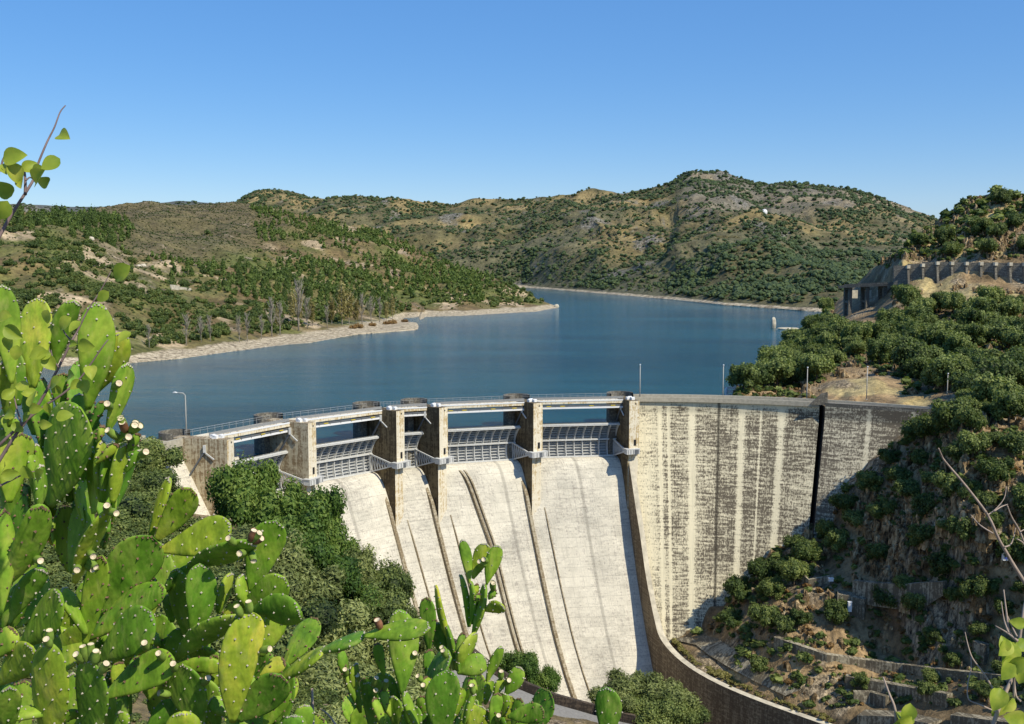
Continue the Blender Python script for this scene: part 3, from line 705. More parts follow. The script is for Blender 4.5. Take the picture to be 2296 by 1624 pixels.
# ---------------- piers
def ax3(ax): return Vector((ax.x, ax.y, 0)), Vector((ax.y, -ax.x, 0))   # along (upstream), lateral (towards the east side)
def at_p(F, ax, s, l, z): A, Lt = ax3(ax); return Vector((F.x, F.y, 0)) + A * s + Lt * l + UPV * z
ZB = [-36, -32, -31, -31, -31, -42]
for k, (F, ax, L) in enumerate(PW):
    A, Lt = ax3(ax)
    wl = -HT
    wr = HT
    zb = ZB[k]
    mb = MB()
    poly = [at_p(F, ax, 0, wl, 0), at_p(F, ax, 0, wr, 0), at_p(F, ax, L, wr, 0), at_p(F, ax, L, wl, 0)]
    poly2 = [at_p(F, ax, .55, wl, 0), at_p(F, ax, .55, wr, 0), at_p(F, ax, L, wr, 0), at_p(F, ax, L, wl, 0)]
    mb.prism([(p.x, p.y) for p in poly], -13.2, 0.0)
    mb.prism([(p.x, p.y) for p in poly2], zb - 1, -13.2)
    # downstream end takes the sunlit copy, its brightness painted in
    for m in ((mb),):
        pass
    pier = bbuild(mb, 'pier', [MAT['pier_concrete' if k < 2 else 'pier_side_shaded'], MAT['pier_front_lit']], dam)
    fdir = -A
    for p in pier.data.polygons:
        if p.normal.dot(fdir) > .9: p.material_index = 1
    # head on the lake side
    mb = MB(); C0 = at_p(F, ax, L, 0, 0); seg = 28; rad = 3.35
    ring = [(C0 + (Lt * math.cos(t) + A * math.sin(t)) * rad) for t in np.linspace(-.35, math.pi + .35, seg)]
    base = [(p.x, p.y) for p in ring]
    mb.prism(base, -24, -.2)
    inner = [(C0 + (Lt * math.cos(t) + A * math.sin(t)) * (rad - .4)) for t in np.linspace(-.35, math.pi + .35, seg)]
    for i in range(seg - 1):
        for (a, b, c, d) in (((ring[i], ring[i + 1], inner[i + 1], inner[i]),)):
            up = lambda p, z: Vector((p.x, p.y, z))
            mb.quad(up(a, 1.0), up(b, 1.0), up(c, 1.0), up(d, 1.0)); mb.quad(up(a, -.2), up(b, -.2), up(b, 1.0), up(a, 1.0)); mb.quad(up(d, 1.0), up(c, 1.0), up(c, -.2), up(d, -.2))
    bbuild(mb, 'pier_head', [MAT['old_concrete']], pier)
    # top furniture: hoist boxes
    mb = MB()
    for s, l in ((2.2, .5), (3.0, -.4), (3.9, .5)):
        mb.box(at_p(F, ax, s, l, .28), .42, .5, .28, (Lt, A, UPV))
        mb.box(at_p(F, ax, s, l, .6), .5, .2, .05, (Lt, A, UPV))
    mb.build('hoist_box', MAT['white_paint'], pier)
    mb = MB(); mb.box(at_p(F, ax, -.02, .35, -.75), .16, .03, .18, (Lt, A, UPV)); mb.box(at_p(F, ax, -.02, .25, -10.4), .32, .03, .75, (Lt, A, UPV)); mb.build('recess_shade_plate', MAT['shade_black'], pier)  # flat black plates painted as the shade of recesses
    # hoist strut on the west side
    mb = MB(); mb.bar(at_p(F, ax, 4.6, wl - .25, -2.6), at_p(F, ax, 2.6, wl - .35, -3.9), .22); mb.bar(at_p(F, ax, 4.6, wl - .25, -1.2), at_p(F, ax, 4.6, wl - .25, -2.6), .5)
    mb.bar(at_p(F, ax, 4.6, wl - .3, -2.4), at_p(F, ax, 9.0, wl - .3, -8.8), .3, mi=1)
    mb.build('hoist_strut', [MAT['gate_steel'], MAT['gate_dark']], pier)
    # trunnion casing wrapped round the nose
    if k:
        mb = MB(); l0, l1 = wl - .95, wr + .95
        if k == 5: l1 = wr - .2
        mb.box(at_p(F, ax, -.15, (l0 + l1) / 2, -12.5), (l1 - l0) / 2, .85, .62, (Lt, A, UPV))
        mb.box(at_p(F, ax, -.1, (l0 + l1) / 2, -11.84), (l1 - l0) / 2 + .12, .95, .06, (Lt, A, UPV))
        for l in np.linspace(l0 + .35, l1 - .35, 5): mb.box(at_p(F, ax, -1.03, l, -12.5), .05, .05, .5, (Lt, A, UPV), mi=1)
        mb.box(at_p(F, ax, -1.0, .2, -12.6), .45, .06, .6, (Lt, A, UPV), mi=1)
        mb.build('trunnion_casing', [MAT['gate_steel'], MAT['gate_dark']], pier)

# ---------------- gates and bridge spans
for k in range(5):
    F0, a0, L0 = PW[k]; F1, a1, L1 = PW[k + 1]
    gate = empty('sluice_gate'); gate.parent = dam; gate['label'] = ['sluice gate mostly hidden behind the tall tree by the west pier', 'wide ribbed sluice gate with truss arm nearest the trees', 'narrow sluice gate in the middle bay', 'wide ribbed sluice gate left of the plain bay', 'wide ribbed sluice gate next to the long wall'][k]
    def gp(t, s, z, d=0.0):
        p0 = at_p(F0, a0, s, HT + .05, z); p1 = at_p(F1, a1, s, -HT - .05, z); return p0.lerp(p1, t)
    Rg = 8.4; zc = -12.3; s0 = .4
    th = np.linspace(math.asin(-3.0 / Rg), math.asin(6.3 / Rg), 20)
    arc = lambda q, dr=0: (s0 + (Rg - dr) * math.cos(q), zc + (Rg - dr) * math.sin(q))
    ts = np.linspace(0, 1, 12)
    V = np.array([[gp(t, *arc(q)) for q in th] for t in ts]); me = np_mesh('skin', V.reshape(-1, 3), grid_faces(12, 20)[:, ::-1], False, None, [MAT['gate_skin']])
    link('gate_skin', me, gate)
    wide = (gp(1, 8, -12) - gp(0, 8, -12)).length; nr = max(3, int(round(wide / 2.15)))
    mb = MB()
    for t in [0.004] + [i / nr for i in range(1, nr)] + [.996]:
        w_ = .09 / wide
        for i in range(len(th) - 1):
            q, q2 = th[i], th[i + 1]; dd = .75 if abs(q - .22) > .0 else .75
            A_ = [gp(t - w_, *arc(q, .02)), gp(t - w_, *arc(q, dd)), gp(t - w_, *arc(q2, dd)), gp(t - w_, *arc(q2, .02))]
            B_ = [gp(t + w_, *arc(q, .02)), gp(t + w_, *arc(q, dd)), gp(t + w_, *arc(q2, dd)), gp(t + w_, *arc(q2, .02))]
            mb.add(A_ + B_, [(0, 1, 2, 3), (7, 6, 5, 4), (1, 5, 6, 2)])
        mb.build('rib', MAT['gate_steel'], gate); mb = MB()
    mb = MB()
    for q in np.linspace(th[0] + .04, th[-1] - .02, 14):
        mb.bar(gp(0, *arc(q, .24)), gp(1, *arc(q, .24)), .48, .09)
    mb.build('gate_stiffeners', MAT['gate_steel'], gate)
    mb = MB()
    for q in (th[0] + .03, .23, th[-1]):
        mb.bar(gp(0, *arc(q, .55)), gp(1, *arc(q, .55)), .95 if q < .3 else .5, .16)
        mb.bar(gp(0, *arc(q, 1.0 if q < .3 else .8)), gp(1, *arc(q, 1.0 if q < .3 else .8)), .1, .34)
    mb.build('gate_beams', MAT['gate_steel'], gate)
    for t in (.012 + .5 / wide, .988 - .5 / wide):
        mb = MB(); e = -.9 if t > .5 else .9
        def ap(s, z): return gp(t, s, z)
        tr = ap(s0, zc + .1); tl = ap(s0, zc - .3); ue = ap(*arc(.23, .9)); le = ap(*arc(th[0] + .03, .9))
        mb.bar(tr, ue, .3, .32); mb.bar(tl, le, .3, .32); n = 9
        for i in range(2, n):
            u0 = tr.lerp(ue, i / n); u1 = tr.lerp(ue, (i + 1) / n); l0 = tl.lerp(le, i / n); l1 = tl.lerp(le, (i + 1) / n)
            mb.bar(u0, l0, .13); mb.bar(l0, u1, .13)
        mb.bar(ue, le, .25)
        q0 = ap(s0, zc); q1 = tr.lerp(ue, .22); q2 = tl.lerp(le, .22)
        mb.add([tr, q1, q2, tl], [(0, 1, 2, 3)])
        mb.build('gate_arm', MAT['gate_steel'], gate)
    # bridge
    br = empty('bridge_span'); br.parent = dam
    sA, sB = (4.2, 9.2)
    def bp(t, s, z): return at_p(F0, a0, s * L0 / 10, HT - .1, z).lerp(at_p(F1, a1, s * L1 / 10, -HT + .1, z), t)
    d = (bp(1, 5, 0) - bp(0, 5, 0)).normalized(); nx = Vector((d.y, -d.x, 0))
    mb = MB(); V = [bp(0, sA, -.95), bp(1, sA, -.95), bp(1, sB, -.95), bp(0, sB, -.95), bp(0, sA, -.35), bp(1, sA, -.35), bp(1, sB, -.35), bp(0, sB, -.35)]
    mb.add(V, [(0, 3, 2, 1), (4, 5, 6, 7), (0, 1, 5, 4), (2, 3, 7, 6), (0, 4, 7, 3), (1, 2, 6, 5)]); bbuild(mb, 'deck', [MAT['pier_front_lit']], br)
    mb = MB(); mb.bar(bp(0, sA + .1, -.2), bp(1, sA + .1, -.2), .35, .28); mb.build('kerb', MAT['white_paint'], br)
    mb = MB(); mb.bar(bp(0, sA + .25, .45), bp(1, sA + .25, .45), .08, .62); mb.bar(bp(0, sB - .15, 1.0), bp(1, sB - .15, 1.0), .07); mb.bar(bp(0, sB - .15, .55), bp(1, sB - .15, .55), .05)
    for i in range(13):
        t = i / 12; mb.bar(bp(t, sA + .3, -.2), bp(t, sA + .3, .85), .09); mb.bar(bp(t, sB - .15, -.3), bp(t, sB - .15, 1.05), .06)
    mb.build('guard_rail', MAT['rail_grey'], br)
    mb = MB(); mb.bar(bp(0, sA + .4, -1.95), bp(1, sA + .4, -1.95), .5, .42)
    mb.build('service_beam', MAT['white_paint'], br)
    mb = MB()
    mb.bar(bp(0, sA + .5, -1.45), bp(1, sA + .5, -1.45), .5, .35)  # full-length dark bar stands in for the shaded gap; hangers follow
    for i in range(1, 8): mb.bar(bp(i / 8, sA + .2, -.95), bp(i / 8, sA + .2, -1.9), .14)
    mb.build('hanger_and_gap_shade', MAT['gate_dark'], br)
    if k != 2:
        mb = MB()
        for t in (.15, .3, .62, .86): mb.bar(bp(t, sA + .1, -1.5), bp(t + .05, sA + .1, -1.5), .12, .2)
        mb.build('hoist_trolley', MAT['yellow_paint'], br)

# ---------------- west abutment: crest slab and sloping face
F0, a0, L0 = PW[0]
zs4 = np.linspace(-46, -1.4, 60)
def wf(z): return 96.5 - .56 * max(0, -2.5 - z)
aW = np.linspace(fr_ang[0] + 1.0, fr_ang[0] + 24, 60)
fc0 = at_p(F0, a0, 9.3, -HT, 0); R0 = 104.2; A00 = math.degrees(math.atan2(fc0.y - DC.y, fc0.x - DC.x))
aW = np.linspace(A00 - 8, A00 + 20, 60)
P = np.array([[pol(a, R0 - .50 * max(0, -3 - z), z) for z in zs4] for a in aW])
surf('wall_section', P, [MAT['chute_concrete']], dam, np.full((60, 60), .1), None, (400, 0))
arc_wall('parapet', A00 - .4, A00 + 20, R0 - .7, R0 - .2, -1.5, 0.0, 'parapet', 30)
R0 = R0 - 4.9
arc_wall('crest_road', A00 - .4, A00 + 20, R0 + 4.71, R0 + 10.5, -1.45, -.3, 'parapet', 30)
arc_wall('parapet', A00 + 2, A00 + 22, R0 + 10.0, R0 + 10.5, -.3, .75, 'parapet', 30)

# ---------------- training walls


def bez(pts, k=6): return catm(pts, k)
top = [(28.7, 250.6, -13.4), (29.4, 248, -19.5), (30.2, 245.4, -26), (31.0, 243, -31.9), (32.1, 239.8, -41.0), (33.6, 235.1, -50.0), (34.7, 231.5, -53.6), (37.5, 223, -55.0), (42.0, 213, -55.2), (48.9, 203.5, -55.3), (60.4, 192, -55.6), (75, 178, -56), (95, 160, -56.6), (125, 138, -57)]
tp = [Vector(p) for p in bez(top, 5)]
mb = MB(); V = []; n = len(tp)
for i, p in enumerate(tp):
    d = (tp[min(i + 1, n - 1)] - tp[max(i - 1, 0)]); d.z = 0; d.normalize(); lt = Vector((-d.y, d.x, 0)) ; lt = lt if lt.x > 0 else -lt
    if i > 40: lt = Vector((-d.y, d.x, 0)) if (-d.y * 1 + d.x * 1) > 0 else Vector((d.y, -d.x, 0))
    wdt = 1.3 if i < 25 else 1.5
    V += [Vector((p.x, p.y, -78)), p.copy(), p + lt * wdt, Vector((p.x, p.y, -78)) + lt * wdt]
f = []
for i in range(n - 1):
    for k in range(3): f.append((4 * i + k, 4 * i + 4 + k, 4 * i + 4 + k + 1, 4 * i + k + 1))
f += [(0, 1, 2, 3), (4 * n - 4, 4 * n - 1, 4 * n - 2, 4 * n - 3)]
mb.add(V, f)
o = mb.build('training_wall', [MAT['shaded_brown_concrete'], MAT['pale_stone']], None)
for i, p in enumerate(o.data.polygons):
    if i < 3 * (n - 1) and i % 3 == 1: p.material_index = 1  # pale top over brown sides: sun and shade painted by face
    if i < 3 * (n - 1) and i % 3 == 2: p.material_index = 0
box_uv(o.data)
tag(o, 'long dark training wall with pale top curving away from the spillway foot', 'wall')
# west training wall beside the lower road
cr = [(985, 1418, 189), (1008, 1431, 188), (1060, 1455, 187), (1100, 1487, 186.5), (1139, 1514, 186), (1172, 1528, 185), (1242, 1557, 183.5), (1330, 1581, 182), (1394, 1598.6, 181), (1424, 1606, 180)]
pts = [aty(a, b, c) for a, b, c in cr]
print('west wall z', [tuple(round(c, 1) for c in p) for p in pts])
mb = MB(); V = []; n = len(pts)
for i, p in enumerate(pts):
    d = (pts[min(i + 1, n - 1)] - pts[max(i - 1, 0)]); d.z = 0; d.normalize(); lt = Vector((-d.y, d.x, 0)); lt = lt if lt.y > 0 else -lt
    V += [Vector((p.x, p.y, p.z - 12)), p, p + lt * .7, Vector((p.x, p.y, p.z - 20)) + lt * .7]
f = []
for i in range(n - 1):
    for k in range(3): f.append((4 * i + k, 4 * i + 4 + k, 4 * i + 4 + k + 1, 4 * i + k + 1))
f += [(0, 1, 2, 3), (4 * n - 4, 4 * n - 1, 4 * n - 2, 4 * n - 3)]
mb.add(V, f); o = mb.build('training_wall', [MAT['dark_concrete']]); box_uv(o.data)
tag(o, 'low dark brown wall along the road below the spillway', 'wall')
# lower road
far = [aty(a, b, c - 1.2) for a, b, c in [(985, 1440, 189), (1060, 1478, 187), (1139, 1536, 186), (1172, 1549, 185), (1242, 1578, 183.5), (1330, 1603, 182), (1394, 1619, 181), (1480, 1637, 179), (1600, 1655, 176)]]
zr = [p.z for p in far]; print('road z', [round(z, 1) for z in zr])
mb = MB(); nf = len(far)
for i in range(nf - 1):
    a, b = far[i], far[i + 1]; a2 = a + Vector((-3, -16, -.4)); b2 = b + Vector((-3, -16, -.4))
    mb.quad(a2, b2, b, a)
o = mb.build('road', [MAT['road']]); o['kind'] = 'structure'
mb = MB()
for i in range(nf - 1):
    a, b = far[i] + Vector((-1, -6, .02)), far[i + 1] + Vector((-1, -6, .02)); mb.quad(a, b, b + Vector((0, .35, .0)), a + Vector((0, .35, .0)))
o = mb.build('road_edge_line', [MAT['pale_stone']]); o['kind'] = 'structure'

# lake
mb = MB()
arcp = [pol(a, 104.8) for a in np.linspace(40, 178, 50)]
poly = [(900, 225)] + [(p.x, p.y) for p in arcp] + [(-150, 178), (-700, 170), (-1500, 900), (-800, 3000), (1200, 3000), (2200, 1200)]
mb.add([(x, y, -7) for x, y in poly], [tuple(range(len(poly)))])
me = mb.mesh('water')
import bmesh
bm = bmesh.new(); bm.from_mesh(me); bmesh.ops.triangulate(bm, faces=bm.faces[:])
bm.normal_update()
for f in bm.faces:
    if f.normal.z < 0: f.normal_flip()
bm.to_mesh(me); bm.free(); o = link('water', me, None, [MAT['water']]); o['kind'] = 'structure'
# ------------------------------------------------------------------ vegetation templates
def ico(sub=1):
    bm = bmesh.new(); bmesh.ops.create_icosphere(bm, subdivisions=sub, radius=1)
    v = np.array([x.co[:] for x in bm.verts]); f = np.array([[q.index for q in p.verts] for p in bm.faces]); bm.free(); return v, f
def cards(n, blobs, size, seed, up=.3, aspect=1.6, squash=1.0):
    """leaf clumps: small diamond faces scattered through the outer part of lumpy blobs"""
    g = np.random.default_rng(seed)
    B = np.array([b[:3] for b in blobs]); Rr = np.array([b[3] for b in blobs]); w_ = Rr ** 2; w_ = w_ / w_.sum()
    k = g.choice(len(blobs), n, p=w_); d = g.normal(size=(n, 3)); d /= np.linalg.norm(d, axis=1, keepdims=True)
    rr = Rr[k] * (1 - .32 * g.random(n) ** 1.6) * (1 + .12 * g.normal(size=n))
    c = B[k] + d * rr[:, None] * np.array([1, 1, squash])
    nn = d + g.normal(size=(n, 3)) * .6 + np.array([0, 0, up]); nn /= np.linalg.norm(nn, axis=1, keepdims=True)
    a = np.cross(nn, g.normal(size=(n, 3))); a /= np.linalg.norm(a, axis=1, keepdims=True); b = np.cross(nn, a)
    s = size * (.6 + .8 * g.random(n))[:, None]
    V = np.stack([c - a * s * aspect * .5, c + b * s * .5, c + a * s * aspect * .5, c - b * s * .5], 1).reshape(-1, 3)
    F = np.arange(4 * n).reshape(n, 4)
    bb = g.normal(size=len(blobs)) * .22; rnd_shade = np.repeat(np.clip(.48 + .24 * g.normal(size=n) + .22 * d[:, 2] + bb[k], 0, 1), 4)  # random tone, plus light from above painted onto upper leaves
    return V, F, rnd_shade
def core(blobs, seed, k=.72, squash=1.0):
    v, f = ico(2); Vs = []; Fs = []; o = 0
    for i, b in enumerate(blobs):
        q = v * (1 + .22 * vnoise(v * 2.3 + i * 7.1 + seed, 3))[:, None] * b[3] * k * np.array([1, 1, squash]) + np.array(b[:3])
        Vs.append(q); Fs.append(f + o); o += len(q)
    return np.concatenate(Vs), np.concatenate(Fs)
def crown_mesh(name, blobs, n, size, seed, mat, aspect=1.6, squash=1.0, ck=.7):
    V, F, r = cards(n, blobs, size, seed, aspect=aspect, squash=squash)
    F3 = np.concatenate([F[:, [0, 1, 2]], F[:, [0, 2, 3]]])
    if ck:
        V2, F2 = core(blobs, seed, ck, squash); F3 = np.concatenate([F3, F2 + len(V)]); V = np.concatenate([V, V2]); r = np.concatenate([r, np.full(len(V2), .05)])  # core kept darkest: shade inside the crown put into its tone
    return np_mesh(name, V, F3, False, {'rnd_shade': r}, [MAT[mat]])
def oak_blobs(seed, h=1.0, spread=1.0, n=11):
    g = random.Random(seed); o = [(0, 0, .62 * h, .36)]
    for i in range(n):
        a = i * 2.4 + g.random(); r = (.28 + .22 * g.random()) * spread; z = (.34 + .5 * g.random()) * h
        o.append((r * math.cos(a), r * math.sin(a), z, .15 + .13 * g.random()))
    return o
def trunk_mesh(name, mat, h=.5, r=.035, seed=0, n=4):
    g = random.Random(seed); mb = MB()
    mb.tube([(0, 0, -.18), (.01, 0, .1), (.02, .01, h)], [r * 1.3, r, r * .6], 7)
    for i in range(n):
        a = i * 2.4 + g.random(); z = h * (.45 + .12 * i)
        mb.tube([(.01, 0, z), (.16 * math.cos(a), .16 * math.sin(a), z + .12), (.30 * math.cos(a), .30 * math.sin(a), z + .28)], [r * .5, r * .35, r * .15], 5)
    me = mb.mesh(name); me.materials.append(MAT[mat]); return me
TPL = {}
for i in range(5):
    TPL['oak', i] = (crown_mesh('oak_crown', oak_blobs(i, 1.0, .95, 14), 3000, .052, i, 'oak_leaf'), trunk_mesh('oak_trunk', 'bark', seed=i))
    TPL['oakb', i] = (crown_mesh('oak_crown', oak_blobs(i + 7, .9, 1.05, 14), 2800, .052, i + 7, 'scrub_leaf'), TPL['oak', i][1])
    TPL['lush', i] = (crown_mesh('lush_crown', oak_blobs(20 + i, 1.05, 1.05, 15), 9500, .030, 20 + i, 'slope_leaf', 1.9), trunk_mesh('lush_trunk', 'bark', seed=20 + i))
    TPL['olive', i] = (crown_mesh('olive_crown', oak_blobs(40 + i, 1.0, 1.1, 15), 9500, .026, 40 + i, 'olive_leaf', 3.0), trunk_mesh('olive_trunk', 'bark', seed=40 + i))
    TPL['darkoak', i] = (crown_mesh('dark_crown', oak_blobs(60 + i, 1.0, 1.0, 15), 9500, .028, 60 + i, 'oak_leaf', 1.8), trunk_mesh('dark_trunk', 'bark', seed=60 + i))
    g = random.Random(90 + i); bl = [(0, 0, .22, .34)] + [(.3 * math.cos(k * 1.7), .3 * math.sin(k * 1.7), .16 + .1 * g.random(), .2 + .08 * g.random()) for k in range(5)]
    TPL['shrub', i] = (crown_mesh('shrub_crown', bl, 520, .085, 90 + i, 'scrub_leaf'), None)
    bl = [(0, 0, .16 + .2 * k, .26 - .058 * k) for k in range(5)] + [(.12 * math.cos(k * 2.1), .12 * math.sin(k * 2.1), .2 + .08 * k, .14) for k in range(5)]
    TPL['pine', i] = (crown_mesh('pine_crown', bl, 420, .07, 110 + i, 'pine_leaf', squash=1.2), trunk_mesh('pine_trunk', 'bark', .7, .025, 110 + i, 0))
    bl = [(0, 0, .25 + .14 * k, .10 + .05 * math.sin(k * .7)) for k in range(5)] + [(.1 * math.cos(k * 2.1), .1 * math.sin(k * 2.1), .35 + .09 * k, .08) for k in range(6)]
    TPL['autumn', i] = (crown_mesh('autumn_crown', bl, 700, .035, 130 + i, 'autumn_leaf', ck=0, squash=1.3), trunk_mesh('autumn_trunk', 'pale_bark', .8, .014, 130 + i, 4))
def bare_tree(seed):
    g = random.Random(seed); mb = MB()
    mb.tube([(0, 0, -.05), (.01, .01, .3), (.0, .02, .62), (.02, 0, .95)], [.022, .018, .012, .004], 6)
    tw = MB()
    for i in range(34):
        z = .22 + .7 * g.random(); a = g.random() * 6.28; l = (.10 + .22 * g.random()) * (1.15 - z * .7); p = Vector((.01, .01, z)); q = p + Vector((math.cos(a) * l * .6, math.sin(a) * l * .6, l * .9)); e = q + Vector((math.cos(a) * l * .25, math.sin(a) * l * .25, l * .6))
        tw.tube([p, q, e], [.009, .006, .003], 4)
        for j in range(4):
            b = g.random() * 6.28; m = p.lerp(q, .3 + .7 * g.random()); tw.tube([m, m + Vector((math.cos(b) * l * .3, math.sin(b) * l * .3, l * .5))], [.005, .002], 3)
    a = mb.mesh('bare_trunk'); a.materials.append(MAT['pale_bark']); b = tw.mesh('bare_limbs'); b.materials.append(MAT['pale_bark']); return b, a
for i in range(3): TPL['bare', i] = bare_tree(i)

def plant(kind, name, p, w_, h, label, cat, group, rz=None, var=None):
    i = random.randrange(3 if kind == 'bare' else 5) if var is None else var
    cr, tr = TPL[kind, i]; rz = random.random() * 6.28 if rz is None else rz
    if tr is None:
        o = bpy.data.objects.new(name, cr); COL.objects.link(o)
    else:
        o = bpy.data.objects.new(name, None); COL.objects.link(o)
        for nm, me in (('crown' if kind != 'bare' else 'limbs', cr), ('trunk', tr)):
            c = bpy.data.objects.new(nm, me); COL.objects.link(c); c.parent = o
    o.location = p; o.rotation_euler = (0, 0, rz); o.scale = (w_, w_, h)
    return tag(o, label, cat, group)
def sample(name, n, mask, seed):
    """random points on a terrain patch, even over its ground area x mask"""
    G = TER[name]; V = G['V']; g = np.random.default_rng(seed)
    a = V[1:, :-1] - V[:-1, :-1]; b = V[:-1, 1:] - V[:-1, :-1]; A = np.linalg.norm(np.cross(a, b), axis=-1)
    px = G['px'][:-1, :-1]; py = G['py'][:-1, :-1]; m = np.clip(mask(px, py, V[:-1, :-1]), 0, None) * A; m[V[:-1, :-1, 2] < -6] *= 0 if name in ('left_hill', 'far_hill') else 1
    p = (m / m.sum()).ravel(); k = g.choice(p.size, n, p=p); i, j = np.unravel_index(k, m.shape)
    u, v = g.random(n)[:, None], g.random(n)[:, None]
    P = V[i, j] + a[i, j] * u + b[i, j] * v
    return P, px[i, j], py[i, j], g
def gauss(px, py, a, b, sx, sy): return np.exp(-((px - a) / sx) ** 2 - ((py - b) / sy) ** 2)
def mass(name, P, wd, ht, tpls, label, cat, mat, g):
    """uncountable growth as one object"""
    Vs = []; Fs = []; Rs = []; o = 0
    base = []
    for me in tpls:
        v = np.empty(len(me.vertices) * 3); me.vertices.foreach_get('co', v); f = np.empty(len(me.loops), dtype=np.int32); me.loops.foreach_get('vertex_index', f)
        r = np.empty(len(me.vertices)); me.attributes['rnd_shade'].data.foreach_get('value', r); base.append((v.reshape(-1, 3), f.reshape(-1, 3), r))
    idx = g.integers(0, len(base), len(P))
    for t, (v, f, r) in enumerate(base):
        sel = np.where(idx == t)[0]
        if not len(sel): continue
        an = g.random(len(sel)) * 6.283; c, s = np.cos(an)[:, None], np.sin(an)[:, None]
        x = v[None, :, 0] * c - v[None, :, 1] * s; y = v[None, :, 0] * s + v[None, :, 1] * c
        q = np.stack([x * wd[sel][:, None], y * wd[sel][:, None], v[None, :, 2] * ht[sel][:, None]], -1) + P[sel][:, None, :]
        ff = f[None] + (np.arange(len(sel)) * len(v))[:, None, None] + o
        Vs.append(q.reshape(-1, 3)); Fs.append(ff.reshape(-1, 3)); o += q.shape[0] * q.shape[1]
        Rs.append(np.clip(np.repeat(g.random(len(sel)) * .6 - .3, len(v)) + np.tile(r, len(sel)), 0, 1))
    me = np_mesh(name, np.concatenate(Vs), np.concatenate(Fs), False, {'rnd_shade': np.concatenate(Rs)}, [MAT[mat]])
    ob = bpy.data.objects.new(name, me); COL.objects.link(ob); return tag(ob, label, cat, None, 'stuff')
def tiny(seed, n, mat, shape='bush'):
    g = random.Random(seed)
    bl = [(0, 0, .3, .38), (.22, .05, .25, .25), (-.2, .1, .28, .26)] if shape == 'bush' else [(0, 0, .3, .30), (0, 0, .6, .2), (0, 0, .85, .1)]
    V, F, r = cards(n, bl, .26, seed); F3 = np.concatenate([F[:, [0, 1, 2]], F[:, [0, 2, 3]]])
    v, f = ico(1); Vc = []; 
    for b in bl: Vc.append(v * (1 + .25 * vnoise(v * 2 + seed, 1))[:, None] * b[3] * .85 + np.array(b[:3]))
    o = len(V)
    for k, q in enumerate(Vc): F3 = np.concatenate([F3, f + o]); o += len(q)
    V = np.concatenate([V] + Vc); r = np.concatenate([r, np.full(len(V) - len(r), .2)])  # darker cores carry painted shade inside each bush
    return np_mesh('tiny', V, F3, False, {'rnd_shade': r}, [MAT[mat]])
def thin(P, wd, keep=.55):
    """drop points that crowd a bigger neighbour"""
    order = np.argsort(-wd); cell = {}; out = []
    for i in order:
        x, y, r = P[i, 0], P[i, 1], wd[i] * keep; c = (int(x // 8), int(y // 8)); ok = True
        for a in (-1, 0, 1):
            for b in (-1, 0, 1):
                for j in cell.get((c[0] + a, c[1] + b), ()):
                    if (P[j, 0] - x) ** 2 + (P[j, 1] - y) ** 2 + .5 * (P[j, 2] - P[i, 2]) ** 2 < ((wd[j] * keep + r) * .5) ** 2: ok = False; break
                if not ok: break
            if not ok: break
        if ok: cell.setdefault(c, []).append(i); out.append(i)
    return np.array(out)

# ---- right hillside: evergreen oaks
def right_mask(px, py, V):
    m = .12 + 1.0 * gauss(px, py, 1990, 790, 330, 75) + .8 * gauss(px, py, 1760, 850, 120, 45) + .8 * gauss(px, py, 2060, 850, 90, 55) + .9 * gauss(px, py, 2230, 470, 140, 40) + .35 * gauss(px, py, 2100, 540, 150, 50)
    m = m + .75 * gauss(px, py, 2240, 1330, 90, 90) + .9 * gauss(px, py, 1930, 1130, 60, 70) + .8 * gauss(px, py, 1850, 1230, 50, 50) + .5 * gauss(px, py, 2020, 1040, 60, 40) + .6 * gauss(px, py, 1720, 1310, 60, 50) + .5 * gauss(px, py, 2010, 1370, 50, 45) + .5 * gauss(px, py, 2150, 1000, 130, 160) + .5 * gauss(px, py, 1700, 1450, 110, 60) + .5 * gauss(px, py, 2130, 1180, 40, 90) + 1.1 * np.exp(-((py - damline(px) - 38) / 42.) ** 2) + .8 * gauss(px, py, 2140, 925, 40, 40) + .55 * ss(py, 980, 1060) * ss(px, 1990, 2060)
    m = m * np.where(py < 890, .12 + 1.3 * ss(fbm(V, 20, 3, 141), -.2, .2), 1)
    for a, b, sx, sy in ((1985, 745, 45, 14), (2045, 790, 45, 12), (1955, 805, 30, 9), (2110, 835, 55, 12), (2210, 805, 60, 12), (2040, 690, 60, 16), (2130, 735, 40, 12), (1870, 790, 25, 10), (2260, 745, 40, 12), (2230, 860, 50, 14), (1900, 735, 25, 9), (2060, 655, 70, 12)): m = m * (1 - gauss(px, py, a, b, sx, sy)) - .25 * gauss(px, py, a, b, sx, sy)
    m = m - .9 * gauss(px, py, 1900, 868, 75, 27) - .8 * gauss(px, py, 2090, 1390, 55, 50) - 1.0 * gauss(px, py, 2010, 1240, 45, 60) - .9 * gauss(px, py, 2230, 655, 110, 25)
    blocked = ((py < 640) & (py > 585) & (px > 1995)) | ((py > 893) & (py < 945) & (px < 2125)) | ((px < 1640) & (py > 1420)) | (py > 1585) | ((px < 1560)) | ((px > 1985) & (py > 625) & (py < 642))
    blocked |= (px > 1845) & (px < 2020) & (py > 845) & (py < 960)
    blocked |= (px > 1960) & (px < 2150) & (py > 885) & (py < 960)
    dam_ = (px < 2105) & (py > 893) & (py < np.interp(px, [1500, 1580, 1640, 1700, 1760, 1830, 1870, 1940, 2000, 2090, 2110], [1430, 1415, 1335, 1255, 1215, 1185, 1125, 1055, 1005, 955, 925]))
    blocked |= (px > 1868) & (px < 2000) & (py > 600) & (py < 768 - (px - 1868) * .25)
    wlk = (px < 1760) & (py > np.interp(px, [1560, 1640, 1760], [1440, 1490, 1545])); return np.where(blocked | dam_ | wlk, 0, m)
